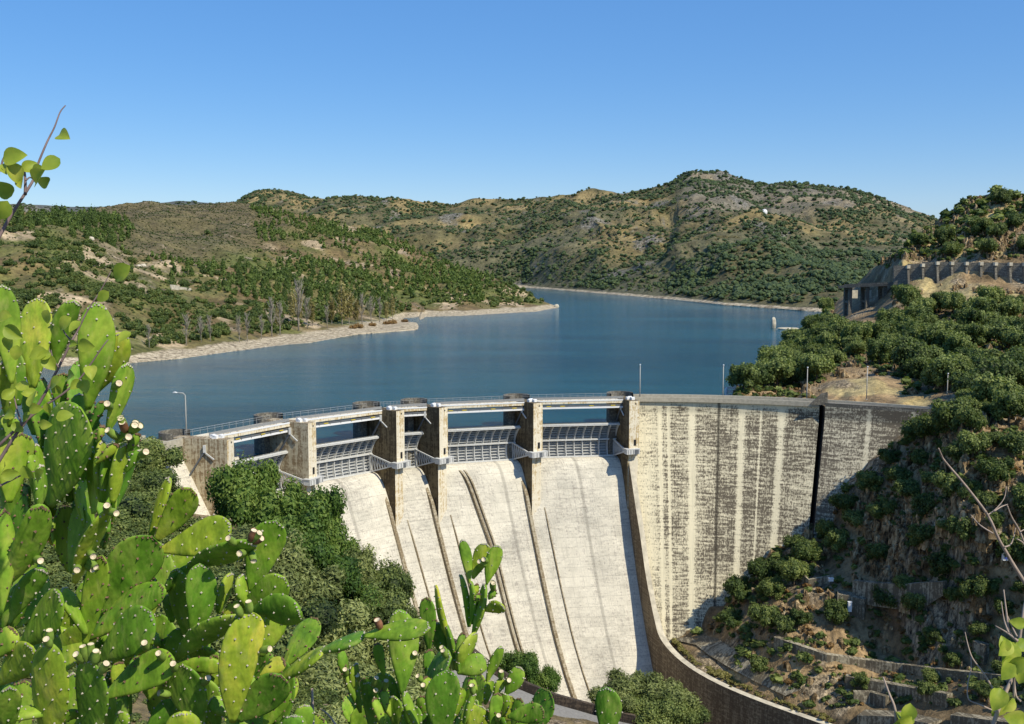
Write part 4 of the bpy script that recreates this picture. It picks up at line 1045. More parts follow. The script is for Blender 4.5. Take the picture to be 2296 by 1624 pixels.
P, px, py, g = sample('right_hillside', 4200, right_mask, 5)
wd = 2.2 + 4.6 * g.random(len(P)) ** 1.7; wd = wd * np.where(py > 1000, .82, 1.12); wd = np.where(py > 1430, wd * .62, wd); wd = np.where((py > 900) & (py - damline(px) < 28), np.minimum(wd, 3.2), wd); wd = np.where((py < 890) & (py > 645), 3.2 + (wd - 2.2) * .95, wd)
k = thin(P, wd, 1.0); P, px, py, wd = P[k], px[k], py[k], wd[k]
app = wd / P[:, 1]; order = np.argsort(-app); print('oaks', len(k))
def zone(px, py):
    if py < 590: return 'dark evergreen oak on the rocky crown above the long retaining wall', 'oaks on the hilltop above the retaining wall'
    if py < 895: return 'dark evergreen oak on the wooded slope behind the dam crest road', 'oaks on the slope behind the dam crest'
    if px < 2110 and py < 1300: return 'evergreen oak on the steep rock beside the streaked dam wall', 'oaks beside the dam wall'
    if py < 1300: return 'evergreen oak clinging to the cliff below the crest road', 'oaks on the cliff below the crest road'
    return 'low evergreen oak among the old terrace walls below the dam', 'oaks among the terrace walls'
for i in order[:295]:
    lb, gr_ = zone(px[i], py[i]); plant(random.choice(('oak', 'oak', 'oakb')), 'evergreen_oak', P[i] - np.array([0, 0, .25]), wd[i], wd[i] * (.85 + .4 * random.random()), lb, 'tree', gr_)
rest = order[295:]
tb = [tiny(i, 46, 'scrub_leaf') for i in range(4)]; to = [tiny(10 + i, 60, 'oak_leaf') for i in range(4)]; tf = [tiny(20 + i, 5, 'far_leaf') for i in range(4)]; tp_ = [tiny(30 + i, 30, 'pine_leaf', 'pine') for i in range(4)]; tg = [tiny(40 + i, 30, 'grass_leaf') for i in range(3)]; td_ = [tiny(50 + i, 40, 'dry_leaf') for i in range(3)]
if len(rest): mass('oak_scrub', P[rest], wd[rest], wd[rest] * .8, to, 'dense low evergreen scrub filling the gaps on the right hillside', 'scrub', 'oak_leaf', g)
rm2 = lambda px, py, V: np.where(right_mask(px, py, V) > 0, 1.0, 0) + 0
P, px, py, g = sample('right_hillside', 9000, rm2, 6); wd = .7 + 2.0 * g.random(len(P)) ** 2
mass('undergrowth', P[:6500], wd[:6500] * 1.15, wd[:6500] * .8, tb, 'low green undergrowth scattered over the right hillside', 'undergrowth', 'scrub_leaf', g)
mass('dry_undergrowth', P[6500:], wd[6500:] * .8, wd[6500:] * .6, td_, 'dry rust brown bracken between the rocks of the right hillside', 'bracken', 'dry_leaf', g)

# jagged rock
def shard(seed):
    g = random.Random(seed); V = []; F = []
    for q in range(4):
        n = 5; cx, cy = g.uniform(-.4, .4), g.uniform(-.4, .4); h = g.uniform(.25, .75); r = g.uniform(.25, .55); lx, ly = g.uniform(-.25, .25), g.uniform(-.25, .25); o = len(V)
        for lv, (zz, rr) in enumerate(((-.5, 1.2), (h * .55, 1.0), (h, .7))):
            for k in range(n):
                a = k * 6.283 / n + g.uniform(-.4, .4); q_ = r * rr * g.uniform(.65, 1.3); V.append((cx + lx * zz + q_ * math.cos(a), cy + ly * zz + q_ * math.sin(a), zz + (g.uniform(-.15, .15) if lv else 0)))
        for lv in (0, 1):
            for k in range(n):
                k2 = (k + 1) % n; i0, i1, i2, i3 = o + lv * n + k, o + lv * n + k2, o + lv * n + n + k2, o + lv * n + n + k; F += [(i0, i1, i2), (i0, i2, i3)]
        F += [(o + 2 * n, o + 2 * n + k, o + 2 * n + k + 1) for k in range(1, n - 1)]
    return np_mesh('shard', np.array(V), np.array(F), False, {'rnd_shade': np.full(len(V), g.random())}, [])
t = NT('shard_rock'); P_ = t.pos(); n1 = t.noise(t.mapv(P_, (1.1, 1.1, .45)), 1, 8, .75); rd = t.attr('rnd_shade').outputs['Fac']
c_ = t.ramp(n1, [(.38, (.05, .035, .02)), (.47, (.20, .14, .075)), (.54, (.38, .29, .17)), (.66, (.62, .53, .36))])
t.color(t.mix(1, c_, t.ramp(rd, [(0, (.55, .5, .42)), (1, (1.1, 1.05, .95))]), 'MULTIPLY')); t.bump(n1, .8, .3); MAT['shard_rock'] = t.m
def rockm(px, py, V):
    G_ = lambda a, b, sx, sy: gauss(px, py, a, b, sx, sy)
    r = 1.8 * G_(1990, 1200, 55, 95) + 1.0 * G_(2170, 1100, 110, 160) + .5 * G_(1850, 1440, 70, 40) + .35 * G_(1860, 1535, 90, 35) + .8 * G_(2130, 550, 150, 45) + .6 * G_(2230, 930, 70, 40) + .5 * G_(2100, 1460, 130, 40) + .5 * G_(1990, 590, 40, 30) + .5 * G_(2060, 760, 50, 50) + .3 * G_(1760, 1380, 70, 60) + .3 * G_(1800, 820, 40, 40) + .1 + .7 * G_(2120, 930, 25, 60)
    return np.where(right_mask(px, py, V) > -1, 1, 0) * np.where(right_mask(px, py, V) + 0 != 0, 1, 0) * r * (.5 + ss(fbm(V, 7, 3, 131), -.2, .4))
P, px, py, g = sample('right_hillside', 4200, rockm, 16); wd = (.5 + 1.7 * g.random(len(P)) ** 2.5) * np.where(py > 1400, .6, 1)
mass('rock_outcrops', P, wd, wd * (.8 + 1.1 * g.random(len(P))), [shard(k) for k in range(6)], 'broken jagged rock outcrops breaking through the right hillside', 'rocks', 'shard_rock', g)

# ---- left hill
def lh_bush(px, py, V):
    s_ = ss(-((px - 390) / 260) ** 2 - ((py - 510) / 75) ** 2, -1.6, -.5)
    m = .55 + 1.0 * ss(px, 330, 150) * ss(py, 520, 600) + .7 * ss(py, 600, 700) + .9 * ss(-((px - 1100) / 200.) ** 2 - ((py - 670) / 30.) ** 2, -1.3, 0)
    m = m + 1.3 * gauss(px, py, 720, 720, 190, 14) + .6 * gauss(px, py, 420, 755, 120, 16); m = m - .8 * s_ + .35 * fbm(V, 60, 3, 101); return np.clip(m, .05, 3) ** 1.5 * np.where(V[..., 2] > -3.6, 1, 0) * (.15 + 1.6 * ss(fbm(V, 24, 4, 151), -.15, .25))
P, px, py, g = sample('left_hill', 4300, lh_bush, 8)
wd = 1.3 + 5.0 * g.random(len(P)) ** 2.6; k = thin(P, wd, .8); P, px, py, wd = P[k], px[k], py[k], wd[k]; order = np.argsort(-wd / P[:, 1] - np.where(px < -40, -1, 0)); print('left bushes', len(k))
for i in order[:260]:
    lb = ('round dark green shrub on the brown slope left above the cactus', 'shrubs on the slope above the cactus') if px[i] < 320 else ('round green shrub between the far bare poplars and the hill track', 'shrubs on the lower lakeside slope')
    plant('shrub', 'shrub', P[i] - np.array([0, 0, .2]), wd[i] * 1.1, wd[i] * 1.1, lb[0], 'shrub', lb[1])
o_ = order[260:]
mass('hill_scrub', P[o_], wd[o_] * 1.1, wd[o_] * .95, tb, 'low green scrub dotted all over the hill across the lake', 'scrub', 'scrub_leaf', g)
# fine heath
P, px, py, g = sample('left_hill', 9000, lambda px, py, V: np.where(V[..., 2] > -3, .6 + ss(-((px - 390) / 300) ** 2 - ((py - 510) / 90) ** 2, -1.6, -.3), 0), 18)
wd = .8 + .9 * g.random(len(P)); mass('heath', P, wd, wd * .7, tg, 'olive heath and tufts covering the rounded hill top', 'heath', 'grass_leaf', g).data.materials[0] = MAT['scrub_leaf']
# pines
def pine_m(px, py, V):
    yr = np.interp(px, [a for a, b in ridge], [b for a, b in ridge]); d = py - yr
    band = ss(px, 545, 600) * ss(px, 1130, 1050) * ss(d, 2, 8) * ss(d, 95, 40)
    low = gauss(px, py, 760, 630, 150, 38) + gauss(px, py, 620, 655, 110, 28) + .55 * gauss(px, py, 430, 610, 130, 28) + .5 * gauss(px, py, 900, 640, 80, 30)
    tl = 1.1 * gauss(px, py, 130, 505, 110, 20) + .8 * gauss(px, py, 225, 540, 60, 28) + .5 * gauss(px, py, 60, 500, 60, 25)
    near = .6 * gauss(px, py, 720, 690, 120, 22) + .4 * gauss(px, py, 850, 690, 40, 20)
    return np.clip(band * (.5 + 1.5 * fbm(V, 45, 4, 111)) + (.6 * low + .5 * fbm(V, 40, 3, 112) * (low > .1)) + tl + near - .12, 0, 3) * np.where(V[..., 2] > -2.5, 1, 0)
P, px, py, g = sample('left_hill', 3800, pine_m, 9); wd = 3.0 + 3.2 * g.random(len(P)) ** 1.5; wd = np.where(px < 300, wd * 1.15, wd); k = thin(P, wd, .95); P, px, py, wd = P[k], px[k], py[k], wd[k]; order = np.argsort(-wd / P[:, 1]); print('pines', len(k))
for i in order[:240]:
    lb = ('bushy dark pine on the knoll at the left edge of the hill', 'pines on the left knoll') if px[i] < 300 else ('green pine on the lakeside slope behind the bare poplars', 'pines behind the bare poplars')
    plant('pine', 'pine_tree', P[i] - np.array([0, 0, .3]), wd[i] * 1.25, wd[i] * (1.15 + .5 * random.random()), lb[0], 'tree', lb[1])
o_ = order[240:]
mass('pine_wood', P[o_], wd[o_] * 1.1, wd[o_] * 1.15, tp_, 'bright green pine plantation running down the hill ridge', 'pine wood', 'pine_leaf', g)
def on_hill(name, px, py):
    G = TER[name]; d = (G['px'] - px) ** 2 + (G['py'] - py) ** 2; i, j = np.unravel_index(np.argmin(d), d.shape); return Vector(G['V'][i, j])
for k_, (x, y, h) in enumerate([(417, 776, 60), (450, 770, 52), (473, 768, 50), (536, 768, 50), (556, 766, 54), (586, 762, 46), (610, 755, 72), (628, 752, 62), (668, 745, 96), (690, 742, 60), (735, 738, 42), (812, 728, 58), (832, 726, 52), (850, 724, 46), (335, 780, 45)]):
    p = on_hill('left_hill', x, y); H = h * p.y / FPX * 1.15
    plant('bare', 'bare_poplar', p - Vector((0, 0, .3)), H * .8, H, 'pale leafless poplar standing on the bank above the lake shore', 'tree', 'bare poplars along the lake shore')
for k_, (x, y, h) in enumerate([(655, 735, 78), (672, 733, 72), (745, 728, 60), (768, 728, 92), (782, 727, 78), (700, 735, 58), (880, 716, 52), (866, 718, 44), (798, 726, 56), (622, 742, 48)]):
    p = on_hill('left_hill', x, y); H = h * p.y / FPX * 1.1
    plant('autumn', 'poplar', p - Vector((0, 0, .3)), H * .8, H, 'slender poplar with yellowing leaves among the bare lakeside trees', 'tree', 'yellowing poplars by the lake')
for x, y, r in [(908, 722, 4), (805, 736, 5), (835, 732, 4), (865, 728, 4), (880, 726, 5), (790, 738, 4)]:
    p = on_hill('left_hill', x, y); o = plant('shrub', 'dry_shrub', p, r * 1.3, r, 'rust brown dry shrub at the water edge of the near point', 'shrub', 'dry shrubs on the near point')
    o.data = TPL['dry'] if 'dry' in TPL else TPL.setdefault('dry', o.data.copy()); o.data.materials[0] = MAT['dry_leaf']
# ---- far hill
def fm(px, py, V):
    m = .75 + .8 * ss(py, 530, 620) + .5 * ss(px, 1480, 1560) * ss(py, 600, 400) + 1.9 * gauss(px, py, 1780, 615, 260, 65) + 1.0 * gauss(px, py, 1330, 625, 200, 35) + .7 * fbm(V, 170, 4, 121); return np.clip(m, .03, 3) ** 1.6 * np.where(V[..., 2] > -2.5, 1, 0) * (.25 + 1.3 * ss(fbm(V, 55, 4, 152), -.2, .25)) * np.where(px > 480, 1, .4)
P, px, py, g = sample('far_hill', 34000, fm, 10); wd = (2.2 + 6.5 * g.random(len(P)) ** 3) * (1 + .35 * ss(P[:, 1], 1500, 2600))
mass('far_scrub', P, wd * 1.25, wd, tf, 'dark evergreen scrub covering the far mountain across the lake', 'scrub', 'far_leaf', g)
P, px, py, g = sample('distant_hill', 2500, lambda px, py, V: 1 + 0 * px, 12); wd = 10 + 10 * g.random(len(P))
mass('distant_scrub', P, wd * 1.5, wd * .6, tf, 'hazy scrub on the most distant hills', 'scrub', 'far_leaf', g)

# ---- near left slope: individual trees
print('near trees')
NT_ = [  # kind, crown centre px, py(top), depth, width px, label
 ('darkoak', 330, 985, 186, 130), ('darkoak', 262, 1000, 180, 120), ('darkoak', 305, 992, 183, 100), ('darkoak', 290, 1050, 176, 120), ('darkoak', 392, 1085, 178, 66), ('darkoak', 330, 1060, 174, 110), ('darkoak', 200, 1010, 180, 130), ('darkoak', 385, 1150, 168, 110), ('darkoak', 455, 1200, 164, 90), ('darkoak', 300, 1100, 165, 150), ('darkoak', 352, 1110, 172, 90), ('olive', 425, 1190, 166, 90),
 ('lush', 545, 1028, 176, 130), ('lush', 590, 1085, 172, 140), ('lush', 640, 1130, 168, 150), ('lush', 700, 1102, 182, 110), ('lush', 742, 1160, 178, 110), ('lush', 690, 1200, 160, 150), ('olive', 790, 1225, 174, 90),
 ('lush', 760, 1270, 164, 130), ('darkoak', 862, 1250, 176, 110), ('darkoak', 820, 1310, 165, 150), ('olive', 670, 1270, 150, 150), ('olive', 610, 1200, 152, 150), ('olive', 540, 1180, 155, 150), ('olive', 500, 1270, 140, 160),
 ('darkoak', 880, 1360, 172, 100), ('olive', 720, 1360, 142, 170), ('olive', 800, 1420, 145, 160), ('darkoak', 640, 1370, 130, 190), ('olive', 880, 1440, 156, 120), ('olive', 930, 1385, 178, 80), ('olive', 700, 1480, 112, 200), ('olive', 840, 1520, 120, 180),
 ('darkoak', 420, 1250, 135, 190), ('darkoak', 330, 1230, 140, 180), ('darkoak', 230, 1120, 155, 170), ('darkoak', 150, 1080, 160, 170), ('darkoak', 60, 1060, 165, 170), ('darkoak', 420, 1370, 110, 220), ('darkoak', 260, 1300, 120, 220), ('darkoak', 120, 1250, 120, 230), ('olive', 20, 1250, 115, 230),
 ('darkoak', 540, 1400, 105, 240), ('darkoak', 300, 1450, 90, 280), ('olive', 940, 1500, 150, 110), ('olive', 980, 1450, 176, 60), ('darkoak', 180, 1420, 95, 260), ('olive', 760, 1590, 96, 180),
 ('lush', 1160, 1470, 192, 78), ('lush', 1215, 1505, 190, 66), ('lush', 1110, 1465, 194, 40), ('olive', 1420, 1512, 190, 110), ('olive', 1500, 1535, 188, 110), ('olive', 1370, 1545, 184, 80), ('darkoak', 1460, 1560, 184, 120), ('darkoak', 1540, 1575, 186, 90), ('olive', 1190, 1580, 168, 60)]
LBL = {'darkoak': ('dark leafy evergreen tree on the shaded lower left slope', 'dark trees on the left slope'), 'lush': ('lush green tree on the slope in front of the spillway', 'lush trees before the spillway'), 'olive': ('olive green feathery tree on the near left slope', 'olive green trees on the near left slope')}
for n_, (kd, x, y, D, wpx) in enumerate(NT_):
    top = aty(x, y, D); W_ = wpx * D / FPX * 1.0; H_ = W_ * random.uniform(.95, 1.15)
    gz = None; G = TER['near_slope']; dd = (G['V'][..., 0] - top.x) ** 2 + (G['V'][..., 1] - D) ** 2; i, j = np.unravel_index(np.argmin(dd), dd.shape); gz = G['V'][i, j, 2]
    H_ = min(max(W_ * .9, top.z - gz), W_ * 1.5)
    lb, gp_ = LBL[kd]
    if x > 1300: lb, gp_ = 'olive green tree below the long dark training wall', 'trees below the training wall'
    elif x > 1050: lb, gp_ = 'bright green bush between the low dark wall and the spillway foot', 'bushes at the spillway foot'
    elif (x, y) == (545, 1028): lb, gp_ = 'tall bushy green tree in front of the westernmost gate', None
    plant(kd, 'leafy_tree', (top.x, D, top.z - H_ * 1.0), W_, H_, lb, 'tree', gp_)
P, px, py, g = sample('near_slope', 3800, lambda px, py, V: np.where((py < 1900) & (px > -100) & (px < 1010) & (py > 1000), 1.0, 0), 14); wd = .9 + 1.8 * g.random(len(P)); wd = wd * ss(P[:, 1], 30, 120) + .4; P, wd = P[(P[:, 1] < 172) | (px > 600)], wd[(P[:, 1] < 172) | (px > 600)]
mass('slope_undergrowth', P, wd, wd * .8, [TPL['shrub', i][0] for i in range(4)], 'tangled undergrowth between the trees on the near left slope', 'undergrowth', 'oak_leaf', g)

# ------------------------------------------------------------------ built things around the dam
def lamp(p, h, arm, label, group):
    r = tag(empty('street_lamp', p), label, 'street lamp', group)
    mb = MB(); pts = [(0, 0, 0), (0, 0, h * .5), (0, 0, h)]
    if arm:
        ax_, ay_ = arm; pts = [(0, 0, 0), (0, 0, h * .6), (0, 0, h * .93), (ax_ * .25, ay_ * .25, h * .985), (ax_, ay_, h)]
    mb.tube(pts, [.15, .12, .09] if not arm else [.15, .12, .1, .085, .075], 8)
    o = link('pole', mb.mesh('pole'), None, [MAT['lamp_steel']]); o.parent = r
    mb = MB(); e = pts[-1]
    if arm: mb.tube([(e[0] + .1, e[1], h), (e[0] - .35, e[1], h + .03), (e[0] - .9, e[1], h)], [.07, .16, .07], 8)
    else: mb.tube([(0, 0, h - .05), (0, -.12, h + .1), (0, -.3, h + .12)], [.09, .2, .1], 8)
    o = link('lamp_head', mb.mesh('lamp_head'), None, [MAT['white_paint']]); o.parent = r
    mb = MB(); mb.box((0, 0, .06), .2, .2, .06); o = link('base_plate', mb.mesh('base_plate'), None, [MAT['lamp_steel']]); o.parent = r
for (x, y, dz, h, arm, lb) in [(418, 978, -.3, 8.7, (-1.5, -.3), 'street lamp with a side arm at the west end of the dam crest'), (272, 985, -.3, 8.2, (-1.0, -.3), 'street lamp half hidden behind the tall cactus'),
                          (1434, 892, -.6, 8.4, None, 'slim lamp post on the crest beside the easternmost spillway pier'), (1620, 892, -.6, 8.3, None, 'slim lamp post mid way along the long wall crest'),
                          (1808, 898, -.6, 8.2, None, 'slim lamp post just before the raised end wall'), (1942, 896, -.5, 8.2, None, 'slim lamp post in front of the dry grass patch'), (2122, 903, -.5, 7.1, None, 'slim lamp post at the east end by the rocks')]:
    p = atz(x, y, dz + 0); p = Vector((p.x, p.y, dz)); lamp(p, h, arm, lb, 'street lamps along the dam crest')
mb = MB(); p = aty(2170, 893, 236); mb.tube([p, p + Vector((0, 0, 4.0))], .14, 8); mb.box(p + Vector((0, 0, .1)), .3, .3, .1); tag(mb.build('marker_post', MAT['white_paint']), 'short white post on the rocks right of the last lamp', 'post')

# viaduct
v = tag(empty('viaduct'), 'unfinished concrete viaduct standing on tall piers at the hill foot', 'viaduct')
D = 470
a = aty(1885, 641, D); b = aty(2012, 635, D - 14); dr = (b - a).normalized()
mb = MB(); mb.bar(a + Vector((0, 0, -.5)), b + Vector((0, 0, -.5)), 8.5, 1.1); bbuild(mb, 'deck', MAT['old_concrete'], v)
mb = MB(); mb.bar(a + Vector((0, -4.3, .3)), b + Vector((0, -4.3, .3)), .3, .9); bbuild(mb, 'parapet', MAT['old_concrete'], v)
for i, (x, yb) in enumerate([(1898, 712), (1929, 700), (1960, 690), (1990, 668)]):
    t = a + dr * ((aty(x, 640, D).x - a.x) / dr.x); zb = aty(x, yb, D).z
    mb = MB()
    for dy in (-3.0, 3.0): mb.box((t.x, t.y + dy, (t.z - 1 + zb) / 2), .75, .75, (t.z - 1 - zb) / 2)
    for zz in (t.z - 1.6, t.z - 7.5): mb.box((t.x, t.y, zz), .6, 3.7, .55)
    bbuild(mb, 'viaduct_pier', MAT['old_concrete'], v)
for x0, x1 in ((1905, 1922), (1936, 1953), (1966, 1983)):
    mb = MB(); p, q = aty(x0, 660, D + 9), aty(x1, 660, D + 9); mb.box(((p.x + q.x) / 2, p.y, p.z), (q.x - p.x) / 2, .3, 1.9); bbuild(mb, 'abutment_panel', MAT['pale_stone'], v)
# long retaining wall on the hill
rw = tag(empty('retaining_wall'), 'long concrete retaining wall with projecting buttresses cut into the hilltop', 'retaining wall')
xs_ = [2002 + 32.6 * i for i in range(-0, 12)]
def rwp(x): t = (x - 2000) / 300; return aty(x, 628 + 4 * t, 444 - 28 * t)
for i in range(len(xs_) - 1):
    p, q = rwp(xs_[i] + 2), rwp(xs_[i + 1] - 1); hgt = (32 if i == 0 else 41 if i > 1 else 36) * p.y / FPX; lean = Vector((0, 1.3, hgt))
    mb = MB(); lo = Vector((0, 0, -3)); th = Vector((0, .8, 0))
    mb.add([p + lo, q + lo, q + lean, p + lean, p + lo + th, q + lo + th, q + lean + th, p + lean + th], [(0, 1, 2, 3), (5, 4, 7, 6), (3, 2, 6, 7), (0, 3, 7, 4), (1, 5, 6, 2)])
    bbuild(mb, 'wall_panel', MAT['old_concrete'], rw)
    mb = MB(); p = rwp(xs_[i + 1]); hb = hgt + .2; w2 = .45
    c = [Vector((-w2, -1.8, -3)), Vector((w2, -1.8, -3)), Vector((w2, .3, hb)), Vector((-w2, .3, hb)), Vector((-w2, 2.2, -3)), Vector((w2, 2.2, -3)), Vector((w2, 2.2, hb)), Vector((-w2, 2.2, hb))]
    mb.add([p + x for x in c], [(0, 1, 2, 3), (3, 2, 6, 7), (0, 3, 7, 4), (1, 5, 6, 2)]); bt = bbuild(mb, 'buttress', MAT['old_concrete'], rw)
    mb = MB(); mb.box(p + Vector((0, .3, hb - .7)), .65, .9, .7); mb.build('cap', MAT['pale_stone'], bt)
# terrace walls
def ribbon_wall(pts, h, label, mat='terrace_concrete', th=.7, cat='wall', name='terrace_wall', cap=True, drop=2.0):
    P_ = [aty(*q) for q in pts]; mb = MB(); n = len(P_); V = []
    for i, p in enumerate(P_):
        d = (P_[min(i + 1, n - 1)] - P_[max(i - 1, 0)]); d.z = 0; d.normalize(); lt = Vector((-d.y, d.x, 0)); lt = lt if lt.y > 0 else -lt
        hh = h[i] if hasattr(h, '__len__') else h
        V += [p - Vector((0, .1, hh + drop)), p, p + lt * th, p - Vector((0, 0, hh + drop)) + lt * th]
    f = []
    for i in range(n - 1):
        for k in range(3): f.append((4 * i + k, 4 * i + 4 + k, 4 * i + 4 + k + 1, 4 * i + k + 1))
    f += [(0, 1, 2, 3), (4 * n - 4, 4 * n - 1, 4 * n - 2, 4 * n - 3)]
    mb.add(V, f); return tag(bbuild(mb, name, [MAT[mat]]), label, cat)
def dpt(px, py):
    """depth of the right hillside along a sight line"""
    G = TER['right_hillside']; d = (G['px'] - px) ** 2 + (G['py'] - py) ** 2; i, j = np.unravel_index(np.argmin(d), d.shape); return float(G['de'][i, j])
def rw_(pts, k=-1.6): return [(x, y, dpt(x, y) + k) for x, y in pts]
ribbon_wall(rw_([(1734, 1428), (1790, 1447), (1853, 1468), (1940, 1480), (2023, 1490), (2120, 1502), (2245, 1514), (2330, 1522)], -3), [1.0, 1.6, 2.6, 2.9, 3, 3.4, 4.2, 4.4], 'longest terrace wall crossing the lower right slope', 'terrace_concrete', 1.2)
ribbon_wall(rw_([(1894, 1516), (1990, 1533), (2060, 1545), (2122, 1556)], -3.2), [1.2, 1.7, 2.4, 3.0], 'terrace wall with pale top just below the longest one', 'terrace_concrete', 1.4)
ribbon_wall(rw_([(1914, 1552), (1950, 1552), (1985, 1562)], -3.2), 1.8, 'short stub of terrace wall near the training wall', 'terrace_concrete', 1.0)
ribbon_wall(rw_([(1911, 1302), (1960, 1307), (2023, 1310), (2075, 1306), (2114, 1304)], -3.5), [2.4, 3.0, 3.4, 3.0, .8], 'pale terrace wall under the tall rock face', 'terrace_concrete', 1.3)
ribbon_wall(rw_([(1786, 1264), (1796, 1285), (1812, 1300), (1870, 1290)], -3), [1, 2, 2.3, 1.6], 'curved low wall in the shade of the dam side oaks', 'terrace_concrete')
ribbon_wall(rw_([(1877, 1332), (1905, 1337), (1938, 1345)], -3), [2.2, 2.4, 2.4], 'small square wall block below the pale terrace wall', 'terrace_concrete', 3.0)
ribbon_wall(rw_([(2180, 1437), (2207, 1447)], -2.5), 1.8, 'small concrete block on the slope at the far right', 'terrace_concrete', 1.4)
ribbon_wall(rw_([(1922, 1604), (2000, 1606), (2080, 1622)], -3), 1.0, 'pale low foundation at the bottom right', 'terrace_concrete', 3.5)
ribbon_wall(rw_([(2130, 1603), (2200, 1612), (2300, 1625)], -3), 1.6, 'grey foundation wall at the bottom right corner', 'terrace_concrete', 2.0)
for x, y, w2, h2, lb in [(1904, 1371, .35, 2.0, 'white marker stone below the small wall block'), (1862, 1303, .5, .6, 'small white box by the curved low wall')]:
    mb = MB(); p = aty(x, y, dpt(x, y) - 3.5); mb.box(p + Vector((0, 0, h2 / 2)), w2, .3, h2 / 2); mb.box(p + Vector((0, 0, h2 + .05)), w2 * 1.15, .36, .06); tag(mb.build('marker_stone', MAT['white_paint']), lb, 'marker')
mb = MB(); p = aty(2252, 1256, dpt(2252, 1256) - 2.5); mb.box(p + Vector((0, 0, 1.1)), .45, .35, 1.1); mb.box(p + Vector((.1, -.38, 1.1)), .3, .05, .8, mi=1); tag(mb.build('cabinet', [MAT['white_paint'], MAT['blue_paint']]), 'white and blue cabinet on the far right slope', 'cabinet')
# walkway slab behind the training wall, grass verge
mb = MB(); L1 = [(1500, 1432), (1560, 1446), (1590, 1470), (1640, 1500), (1700, 1532), (1760, 1560)]; L2 = [(1580, 1425), (1610, 1432), (1650, 1462), (1690, 1490), (1740, 1522), (1790, 1548)]
A_ = [aty(x, y, dpt(x, y) - .9) for x, y in L1]; B_ = [aty(x, y, dpt(x, y) - .9) for x, y in L2]
for i in range(len(A_) - 1): mb.quad(A_[i], A_[i + 1], B_[i + 1], B_[i])
o = bbuild(mb, 'walkway', [MAT['terrace_concrete']]); o['kind'] = 'structure'
g = np.random.default_rng(33); PV = []
vp = catm([(1515, 1440), (1545, 1470), (1590, 1500), (1650, 1530), (1720, 1558), (1800, 1588), (1880, 1615)], 40)
for x, y in vp:
    for q in range(5):
        p = atz(x + g.normal() * 4, y + g.normal() * 5 - 4, -55.2); PV.append(p[:])
PV = np.array(PV); wd = .5 + .9 * g.random(len(PV)); mass('grass_verge', PV, wd, wd * .8, tg, 'strip of dry grass and weeds behind the training wall', 'grass', 'grass_leaf', g)
# crest road guard rail at far right
gr = tag(empty('guard_rail'), 'metal guard rail beside the road on the far right', 'guard rail')
pts = [aty(x, y, d) for x, y, d in ((2222, 924, 219), (2260, 930, 214), (2310, 936, 209), (2400, 946, 202))]
mb = MB()
for i in range(3): mb.bar(pts[i] + Vector((0, 0, .0)), pts[i + 1], .08, .35)
mb.build('rail', MAT['gate_steel'], gr)
for i in range(3):
    for t in (0, .33, .66):
        p = pts[i].lerp(pts[i + 1], t); mb = MB(); mb.box(p - Vector((0, 0, .5)), .07, .07, .6); mb.build('post', MAT['gate_steel'], gr)
# rocks at the water
def rock(name, p, s, seed, label, mat='pale_stone'):
    v, f = ico(3); v = v * (1 + .28 * fbm(v * 2, 1.3, 4, seed))[:, None] * np.array(s); 
    o = link(name, np_mesh(name, v, f, False, None, [MAT[mat]])); o.location = p; return tag(o, label, 'rock')
p = atz(1733, 736, -7); rock('rock_stack', p + Vector((0, 0, 2.6)), (1.6, 1.6, 4.6), 3, 'tall pale rock stack standing in the water at the right shore')
p = atz(1765, 738, -7); rock('rock_ledge', p + Vector((0, 0, 0)), (7, 4, 1.0), 4, 'low pale rock ledge at the waterline beside the stack')
p = atz(1247, 690, -7); rock('boulder', p + Vector((0, 0, .9)), (2.2, 1.8, 2.2), 5, 'white boulder at the tip of the middle spit')
p = on_hill('far_hill', 1691, 518); rock('pale_outcrop', p + Vector((0, -3, 3)), (4.5, 4, 4.5), 6, 'white slab of bare rock high on the far hillside', 'white_paint')
p = on_hill('right_hillside', 1650, 886); rock('white_stone', aty(1628, 878, 300) + Vector((0, 0, -.2)), (.55, .5, 1.5), 7, 'small white stone standing by the water beyond the crest', 'white_paint')
for x, y, s, lb in ((310, 603, 1.6, 'first white boulder beneath the pines on the left slope'), (322, 604, 2.0, 'larger white boulder beside the first on the left slope'), (206, 560, 2.2, 'grey white outcrop on the slope above the cactus')):
    rock('boulder', on_hill('left_hill', x, y) + Vector((0, 0, s * .3)), (s, s * .7, s * .7), int(x), lb)
p, q = on_hill('left_hill', 383, 667), on_hill('left_hill', 428, 664); mb = MB(); mb.bar(p + Vector((0, 0, .6)), q + Vector((0, 0, .6)), .8, 2.6); mb.bar(p + Vector((0, 0, 2.2)), p.lerp(q, .4) + Vector((0, 0, 2.2)), .8, .8); tag(bbuild(mb, 'ruined_wall', [MAT['pale_stone']]), 'ruined pale stone wall low on the hill across the lake', 'wall')
